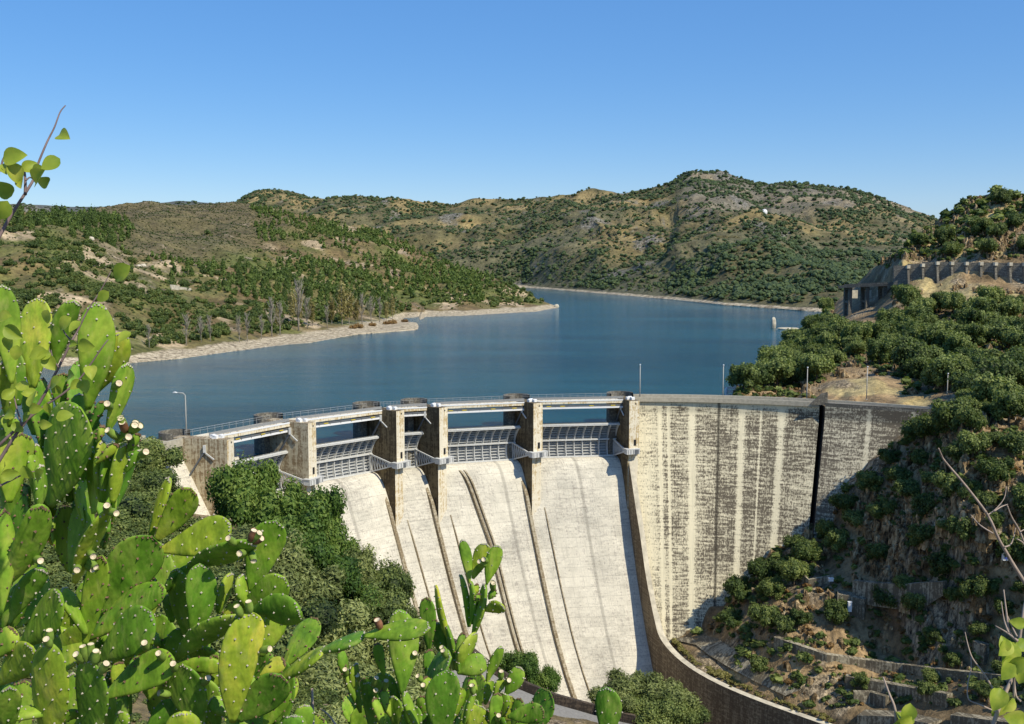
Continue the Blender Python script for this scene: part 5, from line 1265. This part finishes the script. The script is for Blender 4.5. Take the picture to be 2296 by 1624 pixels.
# ------------------------------------------------------------------ prickly pears in front
CR = {'6': (.3443, 0, .3443, 1064.4), '7': (.3277, 0, .3277, 588.3), '8': (.3098, 560.3, .3098, 1120.5), '4': (.2928, 896.4, .2928, 1232.5)}
def cv(c, x, y): a = CR[c]; return x * a[0] + a[1], y * a[2] + a[3]
pr_ = np.random.default_rng(77); PRR = random.Random(5)
def pad_mesh(B, T, W, th, ang, seed, old):
    g = random.Random(seed); B, T = Vector(B), Vector(T); ax = (T - B); L = ax.length; ax.normalize()
    cam_d = (Vector((0, 0, CAMH)) - (B + T) / 2); n0 = (cam_d - ax * cam_d.dot(ax)).normalized()
    n = n0 * math.cos(ang) + ax.cross(n0) * math.sin(ang); side = ax.cross(n)
    bend = g.uniform(-.035, .035) * L; tw = g.uniform(-.25, .25); skew = g.uniform(-.06, .06)
    N, M = 20, 20; top = g.uniform(.62, .72)
    def half(t):
        # obovate outline: narrow neck, widest past the middle
        if t <= 0: return .16
        if t < top: u = t / top; return .15 + .85 * math.sin(u * math.pi / 2) ** 1.05
        u = (t - top) / (1 - top); return math.sqrt(max(0, 1 - u ** 2.1))
    ph = g.random() * 6
    def pt(t, u, s):
        """t along, u -1..1 across, s -1/+1 face"""
        w = W / 2 * half(t) * (1 + .03 * math.sin(7 * t + ph))
        e = math.sqrt(max(0, 1 - u * u)); tk = th / 2 * (.55 + .6 * (1 - t)) * (half(t) ** .5) * e ** .8 * s
        a = tw * (t - .5); sd = side * math.cos(a) + n * math.sin(a); nn = n * math.cos(a) - side * math.sin(a)
        wav = .012 * W / .2 * math.sin(9 * t + 5 * u + ph) * .5
        return B + ax * (t * L) + sd * (u * w + skew * L * math.sin(t * 3)) + nn * (tk + bend * math.sin(math.pi * t) + wav * .3 + .05 * W * u * u * math.sin(ph))
    V = []; F = []
    for i in range(N + 1):
        t = (1 - math.cos(i / N * math.pi)) / 2 if i > N / 2 else i / N; t = i / N if i < N * .6 else .6 + .4 * math.sin((i / N - .6) / .4 * math.pi / 2)
        t = min(t, .9985)
        for k in range(M):
            a = 2 * math.pi * k / M; V.append(pt(t, math.cos(a), 1 if math.sin(a) >= 0 else -1))
    for i in range(N):
        for k in range(M):
            k2 = (k + 1) % M; F.append((i * M + k, i * M + k2, (i + 1) * M + k2, (i + 1) * M + k))
    F.append(tuple(range(M))[::-1]); F.append(tuple(N * M + k for k in range(M)))
    nF = len(F); sp = .052
    dots = []
    rows = max(4, int(L / (sp * .8)))
    for r in range(1, rows):
        t = r / rows; w = W * half(t); m = max(1, int(w / sp)); off = .5 if r % 2 else 0
        for q in range(-m, m + 1):
            u = (q + off) * sp * 2 / max(w, .01)
            if abs(u) < .86:
                u += g.uniform(-.05, .05)
                dots.append((pt(t, u, 1), n)); dots.append((pt(t, u, -1), -n))
        for u in (-.99, .99): dots.append((pt(t, u, 1), side * u))
    for u in (-.9, -.6, -.3, 0, .3, .6, .9): dots.append((pt(.992 - .05 * abs(u), u * .95, 1), ax))
    r0 = .0036 if not old else .0044
    for p, d in dots:
        o = len(V); x = d.cross(ax if abs(d.dot(ax)) < .9 else side).normalized(); y = d.cross(x); r = r0 * g.uniform(.75, 1.25)
        V += [p + x * r, p + y * r, p - x * r, p - y * r, p + d * r * 1.5]
        F += [(o, o + 1, o + 4), (o + 1, o + 2, o + 4), (o + 2, o + 3, o + 4), (o + 3, o, o + 4)]
    me = bpy.data.meshes.new('pad'); me.from_pydata(V, [], F)
    mi = np.zeros(len(F), dtype=np.int32); mi[nF:] = 1; sm = np.zeros(len(F), dtype=bool); sm[:nF - 2] = True
    me.polygons.foreach_set('material_index', mi); me.polygons.foreach_set('use_smooth', sm)
    me.materials.append(MAT['cactus_pad']); me.materials.append(MAT['areole_brown' if old else 'areole']); me.update(); return me
def add_pad(plant_, c, bx, by, tx, ty, w, a=0, D=3.3, dd=0.0, old=False, th=.026):
    b = cv(c, bx, by); t = cv(c, tx, ty); B = aty(*b, D); T = aty(*t, D - dd)
    wp = w * CR[c][0] * D / FPX; ang = R_(a); W = wp / max(.42, abs(math.cos(ang))) if abs(a) < 62 else wp * 2.6
    W = min(W * 1.0, (T - B).length * .70, .24)
    me = pad_mesh(B, T, W, th, ang, PRR.randrange(10 ** 6), old)
    o = bpy.data.objects.new('pad', me); COL.objects.link(o); parent_to(o, plant_)
    q = np.array([v_.co[:] for v_ in me.vertices[:420]]); q = q[100:]; k_ = plant_.name; PADV[k_] = np.concatenate([PADV[k_], q]) if k_ in PADV else q
    return o
PADV = {}
def parent_to(o, r):
    o.parent = r; o.matrix_parent_inverse = Matrix.Translation(r.location).inverted()
def add_fruit(plant_, c, x, y, D, dirv=None, L=.054, red=False):
    e = cv(c, x, y); P = aty(*e, D); L = L * (.8 if red else 1)
    Q = PADV[plant_.name]; dd_ = (Q[:, 0] - P.x) ** 2 + (Q[:, 2] - P.z + .02) ** 2 + .12 * (Q[:, 1] - P.y) ** 2; v = Vector(Q[int(np.argmin(dd_))])
    d = Vector((P.x - v.x, min(-.012, (P.y - v.y) * .2) - .015, P.z - v.z + .012))
    if d.length < .02: d = Vector((.1, -.5, .8))
    d.normalize(); L = L * PRR.uniform(.85, 1.1); P = v + d * (L * .86)
    mb = MB(); q = P - d * L; rr = [.005, .0100, .0125, .012, .0100, .0105]; ts = [0, .18, .42, .7, .9, 1.0]
    mb.tube([q + d * (L * t) for t in ts], rr, 9, 2 if red else 0, cap=False)
    x_ = d.cross(Vector((0, 0, 1))).normalized(); y_ = d.cross(x_)
    ring = [P - d * .002 + (x_ * math.cos(k * .698) + y_ * math.sin(k * .698)) * .0095 for k in range(9)]
    mb.add(ring + [P - d * .006], [(k, (k + 1) % 9, 9) for k in range(9)], 1)
    me = mb.mesh('fruit'); [me.materials.append(MAT[m]) for m in ('fruit_green', 'fruit_cut', 'fruit_red')]
    o = bpy.data.objects.new('fruit', me); COL.objects.link(o); parent_to(o, plant_); return o
def cactus(x, y, label):
    return tag(empty('prickly_pear_cactus', (x, y, 32.4 - .62 * max(0, y - .6) - .05)), label, 'cactus', 'prickly pear cacti in the foreground')
cA = cactus(-1.45, 2.9, 'tallest prickly pear cactus, at the left edge with broad pads against the lake')
cB = cactus(-.85, 3.3, 'wide prickly pear cactus at the lower left with one long arm reaching right')
cC = cactus(.0, 4.1, 'lower prickly pear cactus in the middle with thin dark stalks before the spillway')
cD = cactus(.33, 3.6, 'single prickly pear pad rising at the bottom edge before the training wall')
A_LIST = [
 ('7', 80, 830, 12, 155, 175, -8, 2.9, .0), ('7', 230, 860, 262, 248, 215, -38, 3.1, -.05), ('7', 375, 720, 512, 262, 150, 8, 3.15, .05), ('7', 600, 1005, 655, 275, 235, 10, 3.0, .05),
 ('7', 670, 880, 835, 482, 190, 14, 3.05, .05), ('7', 735, 1150, 862, 690, 130, 48, 3.0, .0), ('7', 700, 1640, 800, 1230, 120, 58, 3.0, .0), ('7', 770, 1640, 845, 1240, 80, 66, 2.95, 0), ('7', 640, 1720, 628, 1280, 80, -52, 3.1, 0), ('7', 690, 1640, 690, 1215, 70, 60, 3.02, 0),
 ('7', 60, 1120, 15, 670, 120, 8, 3.0, .1), ('7', 60, 1640, 150, 1170, 220, 18, 2.9, .0), ('7', 265, 1660, 235, 1245, 75, 62, 2.95, 0), ('7', 130, 980, 95, 600, 150, -35, 3.1, 0), ('7', 340, 1660, 540, 985, 330, -42, 3.1, .12), ('7', 470, 1640, 590, 990, 260, -30, 3.18, .0),
 ('7', 240, 1180, 250, 830, 190, -35, 3.2, 0), ('7', 440, 1100, 430, 760, 180, -25, 3.25, 0), ('7', 60, 1400, 60, 1050, 150, 5, 3.05, 0), ('7', 560, 1120, 540, 900, 100, 10, 3.12, 0), ('7', 620, 1130, 700, 950, 60, 30, 2.98, 0),
 ('7', 660, 1230, 700, 1120, 50, 30, 2.95, 0), ('7', 790, 1230, 900, 1150, 60, 40, 2.93, 0), ('7', 860, 1430, 960, 1280, 55, 35, 2.95, 0), ('7', 650, 1370, 800, 1240, 60, 30, 2.93, 0), ('7', 860, 1300, 945, 1170, 60, 20, 2.96, 0),
 ('6', -20, 780, 262, 195, 200, 22, 2.9, .1), ('6', 250, 215, 248, -60, 65, 66, 2.9, 0), ('6', 0, 930, 20, 225, 110, 25, 2.85, 0), ('6', 490, 700, 700, 230, 95, 64, 3.05, .1), ('6', 470, 640, 540, 190, 110, -55, 3.15, 0), ('6', 60, 970, 285, 612, 150, 14, 3.0, .05), ('6', 130, 1120, 395, 775, 210, -35, 3.1, .1), ('6', 10, 1000, 150, 700, 110, 30, 3.0, 0),
 ('6', -10, 1360, 215, 1125, 220, -12, 3.0, .1), ('6', 50, 1700, 62, 1375, 150, 3, 2.9, .1), ('6', 310, 1800, 320, 1100, 230, -40, 2.95, .1), ('6', 575, 1780, 590, 1205, 200, -42, 2.95, .1), ('6', -20, 1190, 92, 1005, 140, -32, 2.95, 0), ('6', 440, 1680, 470, 1285, 120, 0, 3.1, 0), ('6', 150, 1760, 160, 1340, 190, -20, 3.15, 0), ('6', 230, 1420, 330, 1010, 180, -38, 3.2, 0),
 ('6', 120, 1330, 200, 1050, 160, -42, 3.25, 0), ('6', 250, 480, 60, 1010, 140, -30, 3.1, 0), ('6', 560, 1040, 400, 740, 90, 55, 3.1, 0), ('6', 300, 1560, 40, 1560, 90, 50, 2.9, 0), ('6', 340, 1640, 520, 1540, 70, 30, 2.95, 0)]
B_LIST = [
 ('6', 1015, 425, 1238, 85, 190, 16, 3.3, .05), ('6', 1045, 492, 1502, 318, 230, -6, 3.25, .05), ('6', 600, 900, 985, 398, 330, 16, 3.25, .05), ('6', 980, 408, 1108, 20, 55, -70, 3.35, 0), ('6', 1640, 760, 1800, 298, 235, 6, 3.3, .05),
 ('6', 1230, 600, 1640, 440, 140, 58, 3.25, .15), ('6', 1585, 900, 1850, 665, 215, 12, 3.3, .05), ('6', 1645, 880, 1955, 890, 205, 36, 3.2, .08), ('6', 1255, 1080, 1295, 578, 200, 6, 3.2, .05), ('6', 1235, 1090, 1160, 610, 140, -52, 3.28, 0), ('6', 1065, 760, 1235, 590, 55, 60, 3.3, .0),
 ('6', 1140, 1215, 1582, 925, 155, 44, 3.15, .12), ('6', 1515, 1610, 1645, 895, 270, 10, 3.05, .05), ('6', 1555, 1600, 1825, 1300, 250, 26, 3.12, .05), ('6', 680, 1450, 1140, 1215, 240, -20, 3.1, .06), ('6', 560, 1075, 1075, 745, 200, -28, 3.22, .06), ('6', 645, 1200, 985, 890, 270, -14, 3.1, .08), ('6', 555, 1110, 668, 525, 160, -22, 3.12, .05),
 ('6', 1080, 1240, 1190, 1000, 140, 4, 3.3, 0), ('6', 1150, 1240, 1450, 1255, 110, 24, 3.25, 0), ('6', 1300, 1680, 1195, 1235, 230, -40, 3.12, .05), ('6', 1505, 1570, 1368, 1465, 120, 12, 3.2, 0), ('6', 1185, 1880, 1180, 1548, 240, 5, 2.95, .05), ('6', 1700, 1180, 1800, 880, 190, 10, 3.35, 0), ('6', 1720, 1660, 1855, 1345, 170, -18, 3.2, 0),
 ('6', 1695, 1310, 1855, 1215, 110, -20, 3.25, 0), ('6', 950, 1660, 1155, 1480, 150, 5, 3.15, 0), ('6', 760, 1420, 772, 1220, 100, 20, 3.25, 0), ('6', 1900, 1830, 1925, 1562, 190, 6, 3.1, 0), ('6', 850, 1420, 900, 1180, 110, 30, 3.3, 0), ('6', 1340, 1420, 1420, 1180, 150, -30, 3.3, 0), ('6', 1040, 1120, 960, 1010, 110, 40, 3.3, 0), ('6', 990, 1190, 1130, 1060, 90, 30, 3.32, 0), ('6', 1120, 960, 1100, 780, 120, -50, 3.35, 0),
 ('6', 1420, 900, 1500, 640, 70, 60, 3.3, 0), ('6', 1600, 860, 1570, 650, 80, 55, 3.28, 0), ('6', 1440, 940, 1580, 830, 90, 30, 3.3, 0), ('6', 830, 1640, 790, 1540, 160, -40, 3.1, 0), ('6', 1420, 1650, 1330, 1330, 150, -40, 3.25, 0), ('6', 720, 1640, 700, 1380, 120, 40, 3.2, 0),
 ('8', 215, 1300, 540, 1085, 88, -68, 3.2, .05), ('8', 520, 1100, 835, 985, 80, -68, 3.15, .03), ('8', 825, 990, 1302, 935, 150, -36, 3.1, .1), ('8', 400, 1740, 395, 1482, 150, 6, 3.2, 0), ('8', 300, 1760, 300, 1560, 210, 0, 3.0, 0)]
C_LIST = [
 ('8', 1588, 605, 1532, 288, 84, 12, 4.1, 0), ('8', 1612, 570, 1712, 318, 130, 2, 4.15, 0), ('8', 1712, 612, 1798, 332, 118, 6, 4.08, 0), ('8', 1612, 900, 1600, 590, 40, -76, 4.1, 0), ('8', 1615, 980, 1705, 610, 62, -70, 4.08, 0), ('8', 1585, 920, 1524, 542, 40, -80, 4.15, 0),
 ('8', 1440, 1010, 1345, 618, 46, -80, 4.1, 0), ('8', 1478, 1230, 1420, 900, 60, -76, 4.1, 0), ('8', 1700, 800, 1835, 770, 152, 40, 4.05, .05), ('8', 1500, 1240, 1635, 960, 72, 62, 4.02, 0), ('8', 1295, 1090, 1278, 706, 122, -26, 4.1, 0), ('8', 1430, 1160, 1355, 888, 125, -10, 4.15, 0), ('8', 1508, 1240, 1538, 958, 66, 24, 4.0, 0),
 ('8', 1100, 1405, 1072, 795, 225, 6, 3.7, 0), ('8', 975, 1270, 925, 1035, 84, -18, 3.8, 0), ('8', 1275, 1310, 1455, 1140, 165, -46, 3.95, .1), ('8', 1500, 1255, 1715, 1165, 165, 2, 4.0, 0), ('8', 1408, 1760, 1430, 1232, 250, 0, 3.55, .05), ('8', 1712, 1315, 1822, 1062, 76, 42, 4.0, 0), ('8', 1848, 1410, 1955, 1210, 128, 6, 4.0, 0),
 ('8', 1735, 1660, 1792, 1395, 96, 24, 3.9, 0), ('8', 1830, 1570, 1838, 1395, 110, -46, 4.0, 0), ('8', 1868, 1570, 2130, 1530, 155, 16, 3.85, .05), ('8', 1575, 1680, 1685, 1495, 140, 12, 3.9, 0), ('8', 1292, 1340, 1288, 1085, 92, 32, 4.0, 0), ('8', 700, 1300, 660, 1085, 76, 32, 3.9, 0), ('8', 800, 1540, 705, 1230, 80, 42, 3.85, 0), ('8', 760, 1420, 765, 1180, 60, 40, 3.85, 0),
 ('8', 880, 1680, 860, 1320, 130, -50, 3.8, 0), ('8', 1015, 1570, 955, 1370, 80, 20, 3.8, 0), ('8', 1215, 1660, 1110, 1395, 50, 62, 3.65, 0), ('8', 1545, 1620, 1620, 1400, 34, 60, 3.9, 0), ('8', 960, 1660, 890, 1440, 70, 30, 3.75, 0), ('8', 1060, 1660, 1040, 1420, 120, -45, 3.8, 0), ('8', 1240, 1560, 1260, 1420, 160, -20, 3.8, 0), ('8', 1180, 1700, 1180, 1480, 150, -35, 3.75, 0), ('8', 1310, 1420, 1260, 1290, 80, 30, 3.85, 0),
 ('8', 1640, 1380, 1590, 1300, 120, 20, 4.0, 0), ('8', 1760, 1420, 1830, 1290, 70, 40, 3.95, 0), ('8', 1700, 1480, 1740, 1300, 60, 50, 4.0, 0), ('8', 1900, 1640, 1960, 1440, 90, -30, 3.95, 0), ('8', 1630, 710, 1640, 610, 40, 30, 4.1, 0), ('8', 1725, 720, 1770, 650, 50, 30, 4.0, 0), ('8', 1635, 740, 1650, 680, 36, 30, 4.05, 0)]
for lst, pl in ((A_LIST, cA), (B_LIST, cB), (C_LIST, cC)):
    for q in lst:
        c, bx, by, tx, ty, w_, a, D, dd = q
        add_pad(pl, c, bx, by, tx, ty, w_, a, D, dd, old=(abs(a) > 14 and abs(a) < 35), th=.030 if abs(a) < 55 else .034)
add_pad(cD, '4', 1562, 1480, 1578, 1050, 205, 4, 3.6, .05)
add_pad(cD, '4', 1555, 1900, 1562, 1470, 200, 10, 3.62, .0, old=True)
for k in range(46):
    bx, by = PRR.uniform(-40, 640), PRR.uniform(1330, 1720)
    if bx > 420: by = PRR.uniform(1480, 1740)
    an = PRR.uniform(-.9, .9); L_ = PRR.uniform(110, 190); CR['D'] = (1, 0, 1, 0)
    add_pad(cA if bx < 210 else cB, 'D', bx, by, bx + L_ * math.sin(an), by - L_ * math.cos(an), PRR.uniform(60, 95), PRR.choice((-50, -40, -25, 10, 40)), PRR.uniform(3.45, 3.8), PRR.uniform(-.1, .1), old=k % 2)
for k in range(20):
    bx, by = PRR.uniform(5, 255), PRR.uniform(980, 1330); an = PRR.uniform(-.3, .35); L_ = PRR.uniform(140, 220)
    add_pad(cA, 'D', bx, by, bx + L_ * math.sin(an), by - L_ * math.cos(an), PRR.uniform(34, 80), PRR.choice((-70, -45, 30, 55, 68, 72)), PRR.uniform(3.15, 3.45), PRR.uniform(-.1, .1), old=k % 2)
for k in range(22):
    bx, by = PRR.uniform(790, 1200), PRR.uniform(1600, 1720); an = PRR.uniform(-.7, .7); L_ = PRR.uniform(70, 120)
    add_pad(cC, 'D', bx, by, bx + L_ * math.sin(an), by - L_ * math.cos(an), PRR.uniform(40, 65), PRR.choice((-50, -40, -20, 10, 40)), PRR.uniform(4.2, 4.5), 0, old=k % 2)
# old woody stems carrying the pads down to the bank
for pl, stems in ((cA, [(-1.45, 2.95, (-1.5, 2.95, 32.5)), (-1.1, 3.0, (-1.05, 3.0, 32.5))]), (cB, [(-.8, 3.2, (-.75, 3.15, 32.4)), (-.45, 3.2, (-.4, 3.15, 32.4))]), (cC, [(.05, 4.0, (.1, 3.9, 32.05)), (-.2, 3.8, (-.25, 3.8, 32.1)), (.35, 4.0, (.38, 3.95, 32.0))]), (cD, [(.66, 3.62, (.62, 3.62, 31.9))])):
    for x, y, t in stems:
        zb = 32.4 - .62 * (y - .6) - .25; mb = MB(); mb.tube([(x, y, zb), ((x + t[0]) / 2 + .03, y, (zb + t[2]) / 2), t], [.06, .05, .035], 10)
        me = mb.mesh('stem'); me.materials.append(MAT['bark']); o = bpy.data.objects.new('stem', me); COL.objects.link(o); parent_to(o, pl)
FA = [('7', 710, 880), ('7', 710, 1020), ('7', 650, 1195), ('7', 785, 1130), ('7', 825, 1165), ('7', 885, 1105), ('7', 940, 1135), ('7', 790, 1265), ('7', 945, 1350), ('7', 710, 1075), ('7', 620, 1030), ('6', 600, 265), ('6', 675, 355), ('6', 350, 765), ('6', 485, 685), ('6', 515, 800), ('6', 565, 845), ('6', 555, 905), ('6', 290, 975), ('6', 315, 1080), ('6', 470, 1065), ('6', 580, 1150), ('6', 645, 1085), ('6', 440, 1235), ('6', 685, 1250), ('6', 185, 650)]
FB = [('6', 1150, 1230), ('6', 945, 1515), ('6', 1660, 295), ('6', 1690, 395), ('6', 1740, 450), ('6', 1465, 465), ('6', 1515, 590), ('6', 1600, 660), ('6', 1515, 835), ('6', 1775, 1140), ('6', 1350, 1355), ('6', 970, 1090), ('6', 1050, 1180), ('6', 1640, 740), ('8', 880, 862)]
FC = [('8', 1625, 535), ('8', 1660, 550), ('8', 1745, 620), ('8', 1760, 660), ('8', 1205, 1300), ('8', 1255, 1345), ('8', 935, 1250), ('8', 935, 1320), ('8', 995, 1290), ('8', 750, 1215), ('8', 685, 1250), ('8', 785, 1275), ('8', 1360, 1100), ('8', 1390, 1115), ('8', 1220, 1025), ('8', 1820, 1250), ('8', 1875, 1385), ('8', 1800, 1590), ('8', 1590, 1360)]
for L_, pl, D in ((FA, cA, 2.78), (FB, cB, 2.98), (FC, cC, 3.82)):
    for c, x, y in L_:
        red = (c, x, y) in (('6', 1660, 295), ('6', 1740, 450), ('8', 880, 862), ('7', 785, 1130))
        add_fruit(pl, c, x, y, D + PRR.uniform(-.03, .06), red=red, dirv=(.15, -.4, .9) if red else None)

# ------------------------------------------------------------------ leafy and bare twigs
def leaf_mesh(C, L, W, seed, mat='young_leaf'):
    g = random.Random(seed); d = Vector((g.uniform(-1, 1), g.uniform(-.5, .5), g.uniform(-1, .4))).normalized(); n = Vector((g.uniform(-.7, .7), -1, g.uniform(-.3, .8))).normalized()
    s = d.cross(n).normalized(); n = s.cross(d); fold = g.uniform(.15, .6); curl = g.uniform(.1, .5); V = []; F = []; N = 8
    for i in range(N + 1):
        t = i / N; w = W / 2 * (math.sin(math.pi * t ** .75) ** .8 if 0 < t < 1 else 0.02)
        m = C + d * (L * (t - .5)) - n * (curl * L * (t - .4) ** 2)
        V += [m - s * w + n * w * fold, m - s * w * .5 + n * w * fold * .35, m, m + s * w * .5 + n * w * fold * .35, m + s * w + n * w * fold]
    for i in range(N):
        for k in range(4): F.append((5 * i + k, 5 * i + k + 1, 5 * i + 6 + k, 5 * i + 5 + k))
    me = bpy.data.meshes.new('leaf'); me.from_pydata([tuple(v) for v in V], [], F); me.polygons.foreach_set('use_smooth', [True] * len(F)); me.materials.append(MAT[mat]); me.update(); return me
def twig(name, label, cat, scale, stems, leaves, D, base, bark='twig_bark', lsize=1.0, group=None):
    r = tag(empty(name, base), label, cat, group); f = scale
    for pts, r0, r1 in stems:
        P_ = [aty(*f(x, y), D + (k * .02)) for k, (x, y) in enumerate(pts)]; P_ = [Vector(q) for q in catm([tuple(p) for p in P_], 4)] if len(P_) > 2 else P_
        mb = MB(); mb.tube(P_, list(np.linspace(r0, r1, len(P_))), 7); me = mb.mesh('branch'); me.materials.append(MAT[bark]); o = bpy.data.objects.new('branch', me); COL.objects.link(o); parent_to(o, r)
    for k, q in enumerate(leaves):
        x, y = q[:2]; sz = (q[2] if len(q) > 2 else 1.0) * lsize
        C = aty(*f(x, y), D + PRR.uniform(-.04, .03)); me = leaf_mesh(C, .062 * sz, .046 * sz, k * 7 + int(x))
        o = bpy.data.objects.new('leaf', me); COL.objects.link(o); parent_to(o, r)
    return r
f12 = lambda x, y: (.283 * x, 212.9 + .283 * y); f7 = lambda x, y: cv('7', x, y); f13 = lambda x, y: (2072.8 + .4131 * x, 952.4 + .4131 * y)
twig('leafy_twig', 'tall thin twig with a few pale leaves against the sky at the upper left', 'twig', f12,
     [([(-420, 1900), (-60, 1220), (0, 1110), (110, 920), (200, 780), (265, 670), (300, 550), (370, 380), (430, 260), (475, 140), (518, 86)], .0036, .001), ([(200, 790), (200, 690), (192, 600), (178, 556)], .0028, .0015), ([(-60, 700), (0, 590), (25, 510), (48, 465)], .0025, .0012), ([(205, 680), (235, 655), (265, 668)], .0015, .0012)],
     [(110, 490, 1.35), (35, 580, .8), (115, 625, 1.2), (160, 695, .8), (235, 565, .9), (310, 650, 1.3), (345, 690, .9), (400, 548, 1.1), (500, 325, 1.05), (25, 750, 1.2), (15, 920, 1.2), (75, 590, .9), (300, 600, .9)], 1.75, (-1.1, 1.75, 31.7), lsize=.52, group=None)
twig('leafy_shrub', 'leafy yellow green shoots growing up through the tall cactus', 'shrub', f7,
     [([(-200, 1700), (60, 1250), (270, 960), (400, 720), (490, 540), (530, 470), (600, 330), (690, 190), (760, 60)], .0045, .001), ([(-180, 1420), (80, 1170), (280, 1000), (430, 900), (560, 780), (700, 580), (740, 530)], .004, .0012), ([(490, 540), (440, 480), (410, 400)], .002, .001), ([(400, 720), (360, 650), (350, 600)], .002, .001), ([(150, 1120), (110, 980), (90, 880)], .0025, .001), ([(-60, 1560), (60, 1500), (190, 1440), (280, 1430)], .003, .001)],
     [(320, 375), (440, 420, 1.2), (510, 440), (260, 630, 1.2), (340, 690, 1.2), (590, 570, 1.2), (620, 750, 1.1), (480, 780, 1.2), (370, 830, 1.2), (580, 850), (440, 1050, 1.1), (220, 930, 1.2), (310, 1110, .9), (60, 900), (60, 1080), (150, 850), (90, 480, 1.3), (20, 380, 1.2), (70, 1450, 1.1), (190, 1440, 1.1), (270, 1470, 1.3), (30, 1230, 1.1), (240, 1000), (830, 75, 1.5), (705, 235, 1.0), (850, 510), (30, 1400), (60, 560, 1.2), (110, 620), (200, 900), (330, 1000, .8), (390, 870, .8), (180, 1060, .8), (120, 1130, .9), (500, 560, .7), (520, 840, .9), (300, 640, .9), (60, 1040)], 2.35, (-1.6, 2.35, 31.3), lsize=.58)
twig('bare_branch', 'long bare pale branch slanting down at the right edge', 'branch', f13,
     [([(75, 128), (90, 165), (110, 200), (220, 330), (340, 490), (400, 620), (440, 690), (480, 760), (537, 850), (640, 1010), (800, 1300)], .002, .0085), ([(340, 490), (380, 462), (430, 400), (442, 335)], .0022, .001), ([(375, 470), (415, 445), (450, 432)], .003, .0012), ([(430, 665), (465, 650), (482, 610), (492, 560)], .003, .0012), ([(370, 590), (300, 545), (248, 488)], .003, .0012), ([(448, 440), (470, 500), (515, 580), (560, 700), (640, 900)], .0018, .005), ([(515, 582), (537, 570), (560, 560)], .0022, .001), ([(500, 620), (530, 640), (560, 690)], .002, .004)],
     [], 3.4, (2.0, 3.4, 30.8), 'dry_twig')
twig('leafy_sapling', 'thin sapling with bright yellow green leaves at the lower right corner', 'sapling', f13,
     [([(560, 900), (537, 1000), (512, 1180), (480, 1350), (440, 1450), (380, 1600), (340, 1800)][::-1], .007, .0035), ([(505, 1175), (460, 1130), (440, 1000), (428, 895)], .005, .0015), ([(455, 1130), (430, 1060), (415, 960)], .003, .0012), ([(500, 1170), (440, 1125), (380, 1090)], .004, .0015), ([(500, 1150), (470, 1090), (450, 1040)], .003, .0012), ([(400, 1500), (378, 1450), (320, 1350), (260, 1270), (235, 1200), (218, 1125)], .004, .0012), ([(390, 1560), (300, 1520), (238, 1490), (232, 1410), (250, 1330), (250, 1260)], .003, .001), ([(480, 1330), (484, 1450), (470, 1620)], 0.0035, .0035), ([(520, 1500), (495, 1470), (485, 1380)], .003, .002)],
     [(440, 1215, 1.0), (462, 1245, 1.3), (455, 1330, 1.2), (500, 1300, 1.1), (525, 1350, 1.1), (395, 1490, 1.2), (400, 1540, 1.0), (462, 1525, .9), (490, 1595, 1.2), (505, 1075, .8), (520, 1200, .9), (430, 1190, .8)], 3.0, (1.7, 3.0, 31), 'dry_twig', lsize=1.0)
f5 = lambda x, y: ((2700 + .608 * x) / 1.785, (2150 + .608 * y) / 1.785)
twig('leafy_shoot', 'short reddish shoot with one bright leaf at the bottom edge on the right', 'twig', f5,
     [([(1460, 1330), (1450, 1140), (1410, 1030), (1370, 920)], .005, .0025)], [(1490, 1190, 1.7), (1530, 1160, 1.3), (1500, 1220, 1.3)], 3.0, (1.1, 3.0, 31), 'dry_twig', lsize=.8)
twig('leafy_shoot', 'thin dry stem standing among the pads at the bottom of the view', 'twig', lambda x, y: cv('8', x, y),
     [([(455, 1660), (452, 1500), (448, 1365)], .006, .004), ([(640, 1660), (570, 1560), (505, 1510)], .004, .002)], [], 3.3, (-.7, 3.3, 31), 'dry_twig')
